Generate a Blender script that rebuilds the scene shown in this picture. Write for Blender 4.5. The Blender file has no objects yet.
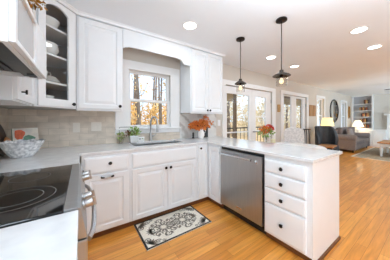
import bpy, bmesh, math, random
from mathutils import Vector, Matrix
random.seed(11)
PI = math.pi
SC = bpy.context.scene
COL = SC.collection

# ------------------------------------------------------------ camera, world, light, exposure
TH = 0.5949
cam = bpy.data.cameras.new('camera')
cam.sensor_width = 36.0
cam.lens = 168.1 / 390 * 36
cam.shift_y = -10.0 / 390
cam.clip_start = 0.02
camo = bpy.data.objects.new('camera', cam)
camo.location = (0, 0, 1.2425)
camo.rotation_euler = (PI / 2, 0, -TH)
COL.objects.link(camo)
SC.camera = camo

wd = bpy.data.worlds.new('sky')
SC.world = wd
wd.use_nodes = True
wn = wd.node_tree
for n in list(wn.nodes):
    wn.nodes.remove(n)
wo = wn.nodes.new('ShaderNodeOutputWorld')
wb = wn.nodes.new('ShaderNodeBackground')
wt = wn.nodes.new('ShaderNodeTexCoord')
ws = wn.nodes.new('ShaderNodeSeparateXYZ')
wr = wn.nodes.new('ShaderNodeValToRGB')
wn.links.new(wt.outputs['Generated'], ws.inputs[0])
wn.links.new(ws.outputs['Z'], wr.inputs[0])
wr.color_ramp.elements[0].position = 0.0
wr.color_ramp.elements[0].color = (0.74, 0.86, 1.0, 1)
wr.color_ramp.elements[1].position = 0.7
wr.color_ramp.elements[1].color = (0.52, 0.70, 1.0, 1)
wn.links.new(wr.outputs[0], wb.inputs[0])
wb.inputs[1].default_value = 1.2
wn.links.new(wb.outputs[0], wo.inputs[0])

sun = bpy.data.lights.new('sun', 'SUN')
sun.energy = 2.2
sun.color = (1.0, 0.9, 0.75)
sun.angle = 0.02
so = bpy.data.objects.new('sun', sun)
so.rotation_euler = Vector((-0.12, 1.0, -0.85)).to_track_quat('-Z', 'Y').to_euler()
so.location = (0, -6, 8)
COL.objects.link(so)


def area(name, loc, d, sx, sy, e, c=(1, 1, 1)):
    l = bpy.data.lights.new(name, 'AREA')
    l.shape = 'RECTANGLE'
    l.size, l.size_y, l.energy, l.color = sx, sy, e, c
    o = bpy.data.objects.new(name, l)
    o.location = loc
    o.rotation_euler = Vector(d).to_track_quat('-Z', 'Y').to_euler()
    COL.objects.link(o)


# unseen fill lamps added to brighten the room
FILL_TINT = (0.71, 0.87, 1.0)
area('fill_left', (-0.80, -0.98, 1.45), (1, 0.62, -0.06), 1.1, 1.7, 34, FILL_TINT)
area('fill_behind', (0.7, -3.85, 1.25), (0.0, 1, 0.0), 2.4, 1.8, 14, FILL_TINT)
area('fill_living', (8.0, -3.85, 1.2), (0.4, 1, 0.1), 5.0, 1.9, 110, (0.6, 0.83, 1.0))
area('bounce_fill_kitchen', (0.95, -0.2, 1.72), (0.0, 0.0, 1.0), 1.2, 1.2, 40, FILL_TINT)
area('bounce_fill_dining', (3.4, -0.9, 1.6), (0.0, 0.0, 1.0), 1.2, 1.2, 11, (0.6, 0.83, 1.0))
area('bounce_fill_living', (8.6, -1.6, 1.4), (0.25, 0.2, 1.0), 2.4, 1.6, 120, (0.6, 0.83, 1.0))

vs = SC.view_settings
vs.view_transform = 'Standard'
vs.look = 'None'
vs.exposure = 0.47
vs.gamma = 1.0
vs.use_curve_mapping = False
SC.cycles.use_denoising = True
SC.cycles.max_bounces = 10
SC.cycles.diffuse_bounces = 6
SC.cycles.sample_clamp_indirect = 6.0
SC.cycles.caustics_reflective = False
SC.cycles.caustics_refractive = False


# ------------------------------------------------------------ materials
def lin(h):
    def f(v):
        v /= 255.0
        return v / 12.92 if v <= 0.04045 else ((v + 0.055) / 1.055) ** 2.4
    return (f(h[0]), f(h[1]), f(h[2]), 1)


def mat(name, rgb, rough=0.5, metal=0.0, var=0.06, scale=8.0, emit=None, estr=0.0, spec=0.5, coat=0.0, rgb2=None, stretch=(1, 1, 1), detail=3.0, bump=0.0):
    m = bpy.data.materials.new(name)
    m.use_nodes = True
    nt = m.node_tree
    b = nt.nodes['Principled BSDF']
    tc = nt.nodes.new('ShaderNodeTexCoord')
    mp = nt.nodes.new('ShaderNodeMapping')
    mp.inputs['Scale'].default_value = stretch
    nz = nt.nodes.new('ShaderNodeTexNoise')
    nz.inputs['Scale'].default_value = scale
    nz.inputs['Detail'].default_value = detail
    cr = nt.nodes.new('ShaderNodeValToRGB')
    c = lin(rgb)
    if rgb2 is None:
        a = tuple(x * (1 - var) for x in c[:3]) + (1,)
        d = tuple(min(1, x * (1 + var)) for x in c[:3]) + (1,)
    else:
        a, d = c, lin(rgb2)
    cr.color_ramp.elements[0].position = 0.35
    cr.color_ramp.elements[1].position = 0.65
    cr.color_ramp.elements[0].color = a
    cr.color_ramp.elements[1].color = d
    L = nt.links.new
    L(tc.outputs['Object'], mp.inputs[0])
    L(mp.outputs[0], nz.inputs['Vector'])
    L(nz.outputs[0], cr.inputs[0])
    L(cr.outputs[0], b.inputs['Base Color'])
    b.inputs['Roughness'].default_value = rough
    b.inputs['Metallic'].default_value = metal
    b.inputs['Specular IOR Level'].default_value = spec
    b.inputs['Coat Weight'].default_value = coat
    if bump:
        bp = nt.nodes.new('ShaderNodeBump')
        bp.inputs['Strength'].default_value = bump
        bp.inputs['Distance'].default_value = 0.01
        L(nz.outputs[0], bp.inputs['Height'])
        L(bp.outputs[0], b.inputs['Normal'])
    if emit:
        b.inputs['Emission Color'].default_value = lin(emit)
        b.inputs['Emission Strength'].default_value = estr
    return m


def glass_mat(name, tint=(1, 1, 1), gloss=0.1):
    m = bpy.data.materials.new(name)
    m.use_nodes = True
    nt = m.node_tree
    nt.nodes.remove(nt.nodes['Principled BSDF'])
    out = nt.nodes['Material Output']
    tr = nt.nodes.new('ShaderNodeBsdfTransparent')
    tr.inputs[0].default_value = (*tint, 1)
    gl = nt.nodes.new('ShaderNodeBsdfGlossy')
    gl.inputs['Roughness'].default_value = 0.02
    lw = nt.nodes.new('ShaderNodeLayerWeight')
    lw.inputs[0].default_value = 0.5
    pw_ = nt.nodes.new('ShaderNodeMath'); pw_.operation = 'POWER'
    pw_.inputs[1].default_value = 4.0
    nt.links.new(lw.outputs['Facing'], pw_.inputs[0])
    fr = nt.nodes.new('ShaderNodeMath'); fr.operation = 'MULTIPLY_ADD'
    fr.inputs[1].default_value = gloss * 3; fr.inputs[2].default_value = 0.02
    nt.links.new(pw_.outputs[0], fr.inputs[0])
    mx = nt.nodes.new('ShaderNodeMixShader')
    nt.links.new(fr.outputs[0], mx.inputs[0])
    nt.links.new(tr.outputs[0], mx.inputs[1])
    nt.links.new(gl.outputs[0], mx.inputs[2])
    nt.links.new(mx.outputs[0], out.inputs[0])
    return m


def brick_mat(name, c1, c2, mortar, bw, bh, ms, rough, vertical=True, noise=0.35, bump=0.15, veins=None, coat=0.0, nscale=(9, 9, 9)):
    """Procedural courses. vertical: laid on a wall (x+y along, z up); otherwise on the ground along x."""
    m = bpy.data.materials.new(name)
    m.use_nodes = True
    nt = m.node_tree
    b = nt.nodes['Principled BSDF']
    L = nt.links.new
    tc = nt.nodes.new('ShaderNodeTexCoord')
    sp = nt.nodes.new('ShaderNodeSeparateXYZ')
    cb = nt.nodes.new('ShaderNodeCombineXYZ')
    L(tc.outputs['Object'], sp.inputs[0])
    if vertical:
        ad = nt.nodes.new('ShaderNodeMath')
        L(sp.outputs[0], ad.inputs[0]); L(sp.outputs[1], ad.inputs[1])
        L(ad.outputs[0], cb.inputs[0]); L(sp.outputs[2], cb.inputs[1])
    else:
        L(sp.outputs[0], cb.inputs[0]); L(sp.outputs[1], cb.inputs[1])
    br = nt.nodes.new('ShaderNodeTexBrick')
    br.inputs['Scale'].default_value = 1.0
    br.inputs['Brick Width'].default_value = bw
    br.inputs['Row Height'].default_value = bh
    br.inputs['Mortar Size'].default_value = ms
    br.inputs['Mortar Smooth'].default_value = 0.2
    br.inputs['Color1'].default_value = lin(c1)
    br.inputs['Color2'].default_value = lin(c2)
    br.inputs['Mortar'].default_value = lin(mortar)
    br.offset_frequency = 2
    br.offset = 0.5 if vertical else 0.37
    L(cb.outputs[0], br.inputs[0])
    mp = nt.nodes.new('ShaderNodeMapping')
    mp.inputs['Scale'].default_value = nscale
    L(cb.outputs[0], mp.inputs[0])
    nz = nt.nodes.new('ShaderNodeTexNoise')
    nz.inputs['Scale'].default_value = 1.0
    nz.inputs['Detail'].default_value = 5
    nz.inputs['Distortion'].default_value = 0.6
    L(mp.outputs[0], nz.inputs['Vector'])
    mr = nt.nodes.new('ShaderNodeMapRange')
    mr.inputs[1].default_value = 0.3; mr.inputs[2].default_value = 0.7
    mr.inputs[3].default_value = 1 - noise; mr.inputs[4].default_value = 1 + noise * 0.5
    L(nz.outputs[0], mr.inputs[0])
    mx = nt.nodes.new('ShaderNodeMix')
    mx.data_type = 'RGBA'; mx.blend_type = 'MULTIPLY'
    mx.inputs[0].default_value = 1.0
    L(br.outputs[0], mx.inputs[6]); L(mr.outputs[0], mx.inputs[7])
    colour = mx.outputs[2]
    if veins:
        wv = nt.nodes.new('ShaderNodeTexWave')
        wv.wave_type = 'BANDS'; wv.bands_direction = 'DIAGONAL'
        wv.inputs['Scale'].default_value = 1.6
        wv.inputs['Distortion'].default_value = 7
        wv.inputs['Detail'].default_value = 3
        wv.inputs['Detail Scale'].default_value = 1.5
        L(cb.outputs[0], wv.inputs[0])
        m2 = nt.nodes.new('ShaderNodeMapRange')
        m2.inputs[1].default_value = 0.0; m2.inputs[2].default_value = 0.28
        m2.inputs[3].default_value = 0.75; m2.inputs[4].default_value = 0.0
        L(wv.outputs[1], m2.inputs[0])
        m3 = nt.nodes.new('ShaderNodeMix'); m3.data_type = 'RGBA'
        L(m2.outputs[0], m3.inputs[0]); L(colour, m3.inputs[6])
        m3.inputs[7].default_value = lin(veins)
        colour = m3.outputs[2]
    L(colour, b.inputs['Base Color'])
    b.inputs['Roughness'].default_value = rough
    b.inputs['Coat Weight'].default_value = coat
    b.inputs['Coat Roughness'].default_value = 0.12
    if bump:
        bp = nt.nodes.new('ShaderNodeBump')
        bp.inputs['Strength'].default_value = bump
        bp.inputs['Distance'].default_value = 0.003
        bp.invert = True
        L(br.outputs['Fac'], bp.inputs['Height'])
        L(bp.outputs[0], b.inputs['Normal'])
    return m


M = {}
M['white'] = mat('white_cabinet_paint', (236, 238, 240), 0.35, var=0.01)
M['trimwhite'] = mat('white_trim_paint', (236, 235, 234), 0.4, var=0.01)
M['ceiling'] = mat('ceiling_paint', (236, 239, 243), 0.9, var=0.008, scale=3)
M['wall'] = mat('greige_wall_paint', (208, 200, 190), 0.85, var=0.015, scale=3)
M['wallwhite'] = mat('pale_wall_paint', (224, 222, 218), 0.8, var=0.01, scale=3)
M['quartz'] = mat('white_quartz', (230, 230, 230), 0.12, rgb2=(220, 220, 221), scale=14, detail=6, coat=0.3)
M['floor'] = brick_mat('honey_oak_planks', (240, 166, 76), (214, 136, 52), (156, 90, 34), 1.15, 0.083, 0.0012, 0.3, vertical=False, noise=0.22, bump=0.05, coat=0.25, nscale=(2.5, 34, 1))
M['tile'] = brick_mat('travertine_tile', (224, 211, 195), (206, 193, 177), (196, 184, 168), 0.20, 0.076, 0.002, 0.45, noise=0.16, bump=0.1, nscale=(7, 12, 1))
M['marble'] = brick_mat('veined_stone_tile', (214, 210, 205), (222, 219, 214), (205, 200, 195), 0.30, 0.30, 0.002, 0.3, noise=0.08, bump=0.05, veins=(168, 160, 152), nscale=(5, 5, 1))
M['steel'] = mat('brushed_steel', (178, 178, 178), 0.34, 1.0, var=0.05, scale=4, stretch=(1, 40, 1))
M['steeldark'] = mat('dark_steel_grille', (84, 81, 78), 0.45, 1.0, var=0.1, scale=20)  # darker steel tone for the microwave filters and vent
M['chrome'] = mat('chrome', (215, 215, 216), 0.12, 1.0, var=0.02)
M['nickel'] = mat('brushed_nickel', (184, 184, 184), 0.34, 1.0, var=0.03)
M['blackglass'] = mat('black_ceramic_glass', (16, 15, 15), 0.06, var=0.05, coat=0.4)
M['ring'] = mat('grey_print', (112, 110, 108), 0.3, var=0.05)
M['bronze'] = mat('dark_bronze', (38, 31, 27), 0.4, 0.5, var=0.1)
M['bronze2'] = mat('aged_bronze_shade', (84, 76, 70), 0.4, 0.7, var=0.12)
M['black'] = mat('black_plastic', (20, 20, 21), 0.4, var=0.1)
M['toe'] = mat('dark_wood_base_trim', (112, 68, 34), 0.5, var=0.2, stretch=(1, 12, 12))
M['blacktoe'] = mat('black_toe_panel', (28, 22, 18), 0.6, var=0.1)  # dishwasher toe panel, plain black
M['cabin'] = mat('cabinet_interior_taupe', (176, 171, 165), 0.7, var=0.02)
M['glass'] = glass_mat('clear_glass', (0.97, 0.98, 0.98), 0.12)
M['lampglass'] = glass_mat('clear_lamp_glass', (0.93, 0.92, 0.90), 0.3)
M['ceramic'] = mat('white_glazed_ceramic', (240, 239, 237), 0.15, var=0.01, coat=0.3)
M['pattern'] = mat('white_and_grey_enamel', (240, 240, 240), 0.2, rgb2=(176, 178, 182), scale=38, detail=4, coat=0.3)
M['lens'] = mat('lit_lens', (255, 255, 255), 0.5, emit=(255, 252, 245), estr=6.0)
M['filament'] = mat('lit_filament_bulb', (255, 220, 170), 0.5, emit=(255, 226, 186), estr=0.9)
M['orange'] = mat('orange_leaves', (206, 108, 44), 0.7, rgb2=(232, 146, 70), scale=40)
M['green'] = mat('green_leaves', (112, 152, 66), 0.55, rgb2=(164, 190, 108), scale=40)
M['redleaf'] = mat('red_brown_leaves', (120, 62, 44), 0.6, var=0.2, scale=40)
M['petalred'] = mat('red_petals', (206, 66, 52), 0.6, var=0.2, scale=40)
M['petalorange'] = mat('orange_petals', (234, 140, 60), 0.6, var=0.2, scale=40)
M['stem'] = mat('plant_stem', (96, 110, 56), 0.6, var=0.2, scale=30)
M['bark'] = mat('grey_brown_bark', (92, 80, 70), 0.9, rgb2=(140, 126, 112), scale=6, stretch=(4, 4, 0.6))
M['goldleaf'] = mat('golden_autumn_leaves', (232, 186, 104), 0.8, rgb2=(246, 216, 156), scale=3)
M['rustleaf'] = mat('rusty_autumn_leaves', (214, 152, 92), 0.8, rgb2=(236, 194, 138), scale=3)
M['paleleaf'] = mat('pale_cream_autumn_leaves', (226, 206, 164), 0.8, rgb2=(240, 228, 200), scale=3)
M['litter'] = mat('leaf_litter', (206, 170, 120), 0.95, rgb2=(232, 206, 160), scale=2.5, detail=6)
M['deck'] = mat('weathered_deck', (150, 138, 124), 0.8, var=0.15, stretch=(14, 1, 1))
M['porchwood'] = mat('brown_porch_timber', (128, 104, 80), 0.8, var=0.15, stretch=(2, 2, 20))
M['darkmetal'] = mat('black_railing_metal', (36, 33, 31), 0.5, var=0.1)
M['bamboo'] = mat('bamboo_shade', (176, 148, 104), 0.8, var=0.2, scale=4, stretch=(1, 1, 60))
M['sofa'] = mat('taupe_grey_upholstery', (126, 113, 108), 0.9, var=0.08, scale=30, bump=0.2)
M['pillow'] = mat('mauve_grey_cushion', (150, 138, 134), 0.9, var=0.08, scale=30)
M['leather'] = mat('charcoal_leather', (52, 52, 54), 0.45, var=0.15, scale=15)
M['darkwood'] = mat('dark_stained_wood', (48, 36, 30), 0.45, var=0.2, stretch=(2, 2, 14))
M['midwood'] = mat('warm_brown_wood', (178, 122, 70), 0.4, var=0.15, stretch=(2, 18, 2))
M['shade'] = mat('lit_lamp_shade', (255, 240, 214), 0.8, emit=(255, 236, 204), estr=0.9)
M['glow'] = mat('lit_amber_shade', (255, 226, 150), 0.8, emit=(255, 226, 156), estr=0.9)
M['gold'] = mat('antique_gold', (176, 128, 58), 0.35, 0.8, var=0.15)
M['mirror'] = mat('silvered_mirror', (230, 230, 230), 0.03, 1.0, var=0.01)
M['chairpaint'] = mat('white_painted_chair', (226, 224, 222), 0.5, var=0.03, scale=20)
M['lace'] = mat('white_and_grey_chair_cover', (232, 231, 230), 0.8, rgb2=(206, 206, 206), scale=26, detail=4)
M['jute'] = mat('grey_beige_rug', (140, 122, 100), 0.95, rgb2=(164, 146, 122), scale=18, detail=5)
M['juteedge'] = mat('pale_rug_border', (216, 206, 190), 0.95, var=0.06, scale=30)
M['book1'] = mat('book_cover_rust', (150, 84, 52), 0.6, var=0.08)
M['book2'] = mat('book_cover_dark', (70, 54, 48), 0.6, var=0.08)
M['book3'] = mat('book_cover_tan', (186, 146, 92), 0.6, var=0.08)
M['paper'] = mat('paper_pages', (232, 226, 214), 0.8, var=0.02)
M['covercream'] = mat('cookbook_cover', (222, 214, 200), 0.5, rgb2=(206, 200, 190), scale=18)
M['covergreen'] = mat('cookbook_green_print', (98, 140, 116), 0.5, var=0.2, scale=30)
M['coverorange'] = mat('cookbook_orange_print', (214, 96, 52), 0.5, var=0.15, scale=30)
M['coverdark'] = mat('cookbook_dark_print', (70, 52, 44), 0.5, var=0.15, scale=30)
M['ivory'] = mat('ivory_wax', (236, 224, 186), 0.5, var=0.03)
M['rugcream'] = mat('rug_cream_weave', (242, 234, 220), 0.95, rgb2=(230, 221, 206), scale=60)
M['rugdark'] = mat('rug_charcoal_weave', (58, 54, 50), 0.95, var=0.15, scale=60)
M['ruggrey'] = mat('rug_grey_weave', (134, 125, 115), 0.95, var=0.15, scale=60)
M['plate'] = mat('switch_plate_plastic', (222, 215, 204), 0.4, var=0.01)
M['platewhite'] = mat('white_switch_plate', (236, 236, 236), 0.4, var=0.01)
M['ribbon'] = mat('white_ribbon', (238, 236, 232), 0.6, var=0.03)


# ------------------------------------------------------------ mesh helpers
def nb():
    return bmesh.new()


def box(bm, x0, x1, y0, y1, z0, z1, bev=0.0, seg=2):
    mtx = Matrix.Translation(((x0 + x1) / 2, (y0 + y1) / 2, (z0 + z1) / 2)) @ Matrix.Diagonal((abs(x1 - x0), abs(y1 - y0), abs(z1 - z0), 1))
    vs_ = bmesh.ops.create_cube(bm, size=1.0, matrix=mtx)['verts']
    if bev > 0:
        es = list({e for v in vs_ for e in v.link_edges})
        bmesh.ops.bevel(bm, geom=es, offset=bev, segments=seg, profile=0.6, affect='EDGES')
    return bm


def lathe(bm, prof, seg=24, mtx=None, cap=True):
    """prof: (r, z) pairs, turned about z."""
    rings = []
    for r, z in prof:
        if r < 1e-6:
            rings.append([bm.verts.new((0, 0, z))])
        else:
            rings.append([bm.verts.new((r * math.cos(2 * PI * k / seg), r * math.sin(2 * PI * k / seg), z)) for k in range(seg)])
    new = [v for r in rings for v in r]
    for a, b in zip(rings, rings[1:]):
        for k in range(seg):
            k2 = (k + 1) % seg
            if len(a) == 1 and len(b) == 1:
                continue
            if len(a) == 1:
                bm.faces.new((a[0], b[k2], b[k]))
            elif len(b) == 1:
                bm.faces.new((a[k], a[k2], b[0]))
            else:
                bm.faces.new((a[k], a[k2], b[k2], b[k]))
    if cap:
        if len(rings[0]) > 1:
            bm.faces.new(list(reversed(rings[0])))
        if len(rings[-1]) > 1:
            bm.faces.new(rings[-1])
    if mtx is not None:
        bmesh.ops.transform(bm, matrix=mtx, verts=new)
    return bm


def tube(bm, pts, r, seg=8, radii=None):
    pts = [Vector(p) for p in pts]
    n = len(pts)
    rings = []
    for i, p in enumerate(pts):
        t = (pts[min(i + 1, n - 1)] - pts[max(i - 1, 0)]).normalized()
        u = t.cross(Vector((0, 0, 1)))
        if u.length < 1e-3:
            u = t.cross(Vector((1, 0, 0)))
        u.normalize()
        w = u.cross(t)
        rr = radii[i] if radii else r
        rings.append([bm.verts.new(p + (u * math.cos(2 * PI * k / seg) + w * math.sin(2 * PI * k / seg)) * rr) for k in range(seg)])
    for a, b in zip(rings, rings[1:]):
        for k in range(seg):
            bm.faces.new((a[k], a[(k + 1) % seg], b[(k + 1) % seg], b[k]))
    bm.faces.new(list(reversed(rings[0])))
    bm.faces.new(rings[-1])
    return bm


def prism(bm, poly, fn, d0, d1):
    """poly of (a, b); fn(a, b, d) -> xyz; extruded from d0 to d1."""
    A = [bm.verts.new(fn(a, b, d0)) for a, b in poly]
    B = [bm.verts.new(fn(a, b, d1)) for a, b in poly]
    n = len(poly)
    bm.faces.new(A)
    bm.faces.new(list(reversed(B)))
    for i in range(n):
        bm.faces.new((A[i], B[i], B[(i + 1) % n], A[(i + 1) % n]))
    return bm


def cells(bm, xs, ys, keep, fn, d0, d1, bev=0.0):
    """A slab with holes: the kept cells of a grid, extruded from d0 to d1."""
    vm = {}
    def v(i, j, d):
        k = (i, j, d)
        if k not in vm:
            vm[k] = bm.verts.new(fn(xs[i], ys[j], d1 if d else d0))
        return vm[k]
    K = {(i, j) for i in range(len(xs) - 1) for j in range(len(ys) - 1) if keep((xs[i] + xs[i + 1]) / 2, (ys[j] + ys[j + 1]) / 2)}
    for i, j in K:
        bm.faces.new([v(i, j, 1), v(i + 1, j, 1), v(i + 1, j + 1, 1), v(i, j + 1, 1)])
        bm.faces.new([v(i, j + 1, 0), v(i + 1, j + 1, 0), v(i + 1, j, 0), v(i, j, 0)])
        for di, dj, a, b in ((-1, 0, (i, j + 1), (i, j)), (1, 0, (i + 1, j), (i + 1, j + 1)), (0, -1, (i, j), (i + 1, j)), (0, 1, (i + 1, j + 1), (i, j + 1))):
            if (i + di, j + dj) not in K:
                bm.faces.new([v(*a, 0), v(*b, 0), v(*b, 1), v(*a, 1)])
    bmesh.ops.recalc_face_normals(bm, faces=bm.faces)
    if bev:
        es = [e for e in bm.edges if len(e.link_faces) == 2 and e.calc_face_angle(0) > 1.0]
        bmesh.ops.bevel(bm, geom=es, offset=bev, segments=2, profile=0.6, affect='EDGES')
    return bm


def panel(bm, x0, x1, z0, z1, th=0.02, prof=((0.052, 0.0), (0.060, 0.009), (0.072, 0.009), (0.096, 0.001)), y=0.0):
    """Raised panel front whose face looks to -y; back at y."""
    rings = [(0.0, 0.0), (0.0, th - 0.003), (0.003, th)] + [(i, th - d) for i, d in prof]
    R = []
    for ins, dep in rings:
        R.append([bm.verts.new((a, y - dep, b)) for a, b in ((x0 + ins, z0 + ins), (x1 - ins, z0 + ins), (x1 - ins, z1 - ins), (x0 + ins, z1 - ins))])
    for a, b in zip(R, R[1:]):
        for k in range(4):
            bm.faces.new((a[k], a[(k + 1) % 4], b[(k + 1) % 4], b[k]))
    bm.faces.new(R[-1])
    bm.faces.new(list(reversed(R[0])))
    return bm


def sweep(bm, path, prof):
    """Moulding: prof (out, z) carried along an open plan path; out is to the right of travel."""
    P = [Vector((p[0], p[1])) for p in path]
    n = len(P)
    rings = []
    for i in range(n):
        def nrm(a, b):
            d = (b - a).normalized()
            return Vector((d.y, -d.x))
        if i == 0:
            m_ = nrm(P[0], P[1])
        elif i == n - 1:
            m_ = nrm(P[-2], P[-1])
        else:
            a, b = nrm(P[i - 1], P[i]), nrm(P[i], P[i + 1])
            m_ = (a + b) / (1 + a.dot(b))
        rings.append([bm.verts.new((P[i].x + m_.x * o, P[i].y + m_.y * o, z)) for o, z in prof])
    k_ = len(prof)
    for a, b in zip(rings, rings[1:]):
        for k in range(k_):
            bm.faces.new((a[k], a[(k + 1) % k_], b[(k + 1) % k_], b[k]))
    bm.faces.new(rings[0]); bm.faces.new(list(reversed(rings[-1])))
    return bm


def leaves(bm, n, c, r, size, flat=0.0, shell=0.35, aspect=0.5):
    """n separate leaf blades scattered through an ellipsoid."""
    for _ in range(n):
        while True:
            p = Vector((random.uniform(-1, 1), random.uniform(-1, 1), random.uniform(-1, 1)))
            if shell < p.length < 1:
                break
        q = Vector((c[0] + p.x * r[0], c[1] + p.y * r[1], c[2] + p.z * r[2]))
        d = (p + Vector((random.uniform(-.6, .6), random.uniform(-.6, .6), random.uniform(-.6, .6)))).normalized()
        s = d.cross(Vector((random.uniform(-1, 1), random.uniform(-1, 1), random.uniform(-1, 1))))
        if s.length < 1e-3:
            continue
        s.normalize()
        nn = d.cross(s)
        L_ = size * random.uniform(0.7, 1.3)
        w = L_ * aspect * 0.5
        vs_ = [bm.verts.new(q), bm.verts.new(q + d * L_ * 0.5 + s * w + nn * L_ * .06), bm.verts.new(q + d * L_), bm.verts.new(q + d * L_ * 0.5 - s * w + nn * L_ * .06)]
        bm.faces.new(vs_)
    return bm


def obj(name, bm, m, parent=None, world=False, smooth=False, recalc=True):
    if recalc:
        bmesh.ops.recalc_face_normals(bm, faces=bm.faces)
    me = bpy.data.meshes.new(name)
    bm.to_mesh(me)
    bm.free()
    me.materials.append(m)
    o = bpy.data.objects.new(name, me)
    COL.objects.link(o)
    if smooth:
        for p in me.polygons:
            p.use_smooth = True
        try:
            me.set_sharp_from_angle(angle=math.radians(40))
        except Exception:
            pass
    if parent is not None:
        if world:
            q = Matrix.Identity(4)
            pp = parent
            while pp is not None:
                q = Matrix.LocRotScale(pp.location, pp.rotation_euler, pp.scale) @ q
                pp = pp.parent
            me.transform(q.inverted())
        o.parent = parent
    return o


def tag(o, label, cat, group=None, kind=None):
    o['label'] = label
    o['category'] = cat
    if group:
        o['group'] = group
    if kind:
        o['kind'] = kind
    return o


def thing(name, label, cat, loc=(0, 0, 0), rz=0.0, group=None):
    o = bpy.data.objects.new(name, None)
    o.empty_display_size = 0.05
    COL.objects.link(o)
    o.location = loc
    o.rotation_euler = (0, 0, rz)
    return tag(o, label, cat, group)


def struct(name, bm, m, parent=None, **k):
    o = obj(name, bm, m, parent, **k)
    if parent is None:
        o['kind'] = 'structure'
    return o


def sroot(name, loc=(0, 0, 0)):
    o = bpy.data.objects.new(name, None)
    o.empty_display_size = 0.05
    o.location = loc
    COL.objects.link(o)
    o['kind'] = 'structure'
    return o


def copy_tree(o, parent=None, loc=None, rz=None, label=None):
    c = o.copy()
    COL.objects.link(c)
    c.parent = parent
    if loc is not None:
        c.location = loc
    if rz is not None:
        c.rotation_euler = (0, 0, rz)
    if label:
        c['label'] = label
    for ch in list(o.children):
        copy_tree(ch, c)
    return c


FX = lambda a, b, d: (a, d, b)      # wall parallel to x: (x, z, y)
FZ = lambda a, b, d: (a, b, d)      # slab: (x, y, z)
FY = lambda a, b, d: (d, a, b)      # wall parallel to y: (y, z, x)

# ------------------------------------------------------------ the room
CZ = 2.44
WY = 2.63
WX = -0.66
EX = 11.6
struct('floor', box(nb(), WX - .15, EX + .15, -4.0, WY + .15, -0.2, 0.0), M['floor'])
struct('ceiling', box(nb(), WX - .15, EX + .15, -4.0, WY + .15, CZ, CZ + .25), M['ceiling'])
struct('wall_left', box(box(nb(), WX - .15, WX, -0.4, WY + .15, 0, CZ), WX - .15, WX, -4.0, -1.6, 0, CZ), M['wall'])
struct('wall_front', box(nb(), WX - .15, EX + .15, -4.15, -4.0, 0, CZ), M['wall'])
struct('wall_right', box(nb(), EX, EX + .15, -4.0, WY + .15, 0, CZ), M['wall'])
holes = [(0.56, 1.285, 1.10, 2.03), (2.545, 4.33, 0.0, 2.02), (4.85, 6.40, 0.0, 2.02), (7.22, 7.9, 0.75, 2.08), (9.86, 10.6, 0.75, 2.08)]
xs = sorted({WX - .15, EX + .15} | {h[0] for h in holes} | {h[1] for h in holes})
zs = sorted({0.0, CZ} | {h[2] for h in holes} | {h[3] for h in holes})
struct('wall_back', cells(nb(), xs, zs, lambda a, b: not any(h[0] < a < h[1] and h[2] < b < h[3] for h in holes), FX, WY, WY + .15), M['wall'])
struct('baseboard_back', box(nb(), 6.55, EX, WY - .016, WY, 0, 0.13, .004), M['trimwhite'])
struct('baseboard_right', box(nb(), EX - .016, EX, -4, 1.9, 0, 0.13, .004), M['trimwhite'])

# tiled backsplashes
def back_cells(bm, x0, x1, z0, z1, cut=None):
    return box(bm, x0, x1, WY - .008, WY, z0, z1)
bs = nb()
struct('trim_1', cells(bs, [-.66, .40, 1.45, 1.50], [.914, 1.03, 1.40], lambda a, b: b < 1.03 or a < .40, FX, WY - .008, WY), M['tile'])
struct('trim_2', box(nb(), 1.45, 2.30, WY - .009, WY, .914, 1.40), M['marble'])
struct('trim_3', box(nb(), WX, WX + .008, 0.0, WY - .009, .914, 1.56), M['tile'])

# kitchen window
w1 = sroot('window_1', (0.92, WY, 1.1))
struct('window_casing', cells(nb(), [.40, .585, 1.26, 1.437], [1.035, 1.125, 2.0, 2.13], lambda a, b: not (.585 < a < 1.26 and 1.125 < b < 2.0), FX, WY - .024, WY - .0005, .004), M['trimwhite'], w1, world=True)
struct('window_sill', box(nb(), .40, 1.437, WY - .06, WY - .0245, 1.098, 1.122, .004), M['trimwhite'], w1, world=True)
struct('upper_sash', cells(nb(), [.562, .619, 1.224, 1.283], [1.528, 1.566, 1.966, 2.028], lambda a, b: not (.619 < a < 1.224 and 1.566 < b < 1.966), FX, WY + .06, WY + .10, .003), M['trimwhite'], w1, world=True)
struct('lower_sash', cells(nb(), [.562, .619, 1.224, 1.283], [1.102, 1.166, 1.528, 1.566], lambda a, b: not (.619 < a < 1.224 and 1.166 < b < 1.528), FX, WY + .018, WY + .058, .003), M['trimwhite'], w1, world=True)
struct('upper_pane', box(nb(), .619, 1.224, WY + .078, WY + .082, 1.566, 1.966), M['glass'], w1, world=True)
struct('lower_pane', box(nb(), .619, 1.224, WY + .036, WY + .040, 1.166, 1.528), M['glass'], w1, world=True)


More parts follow.
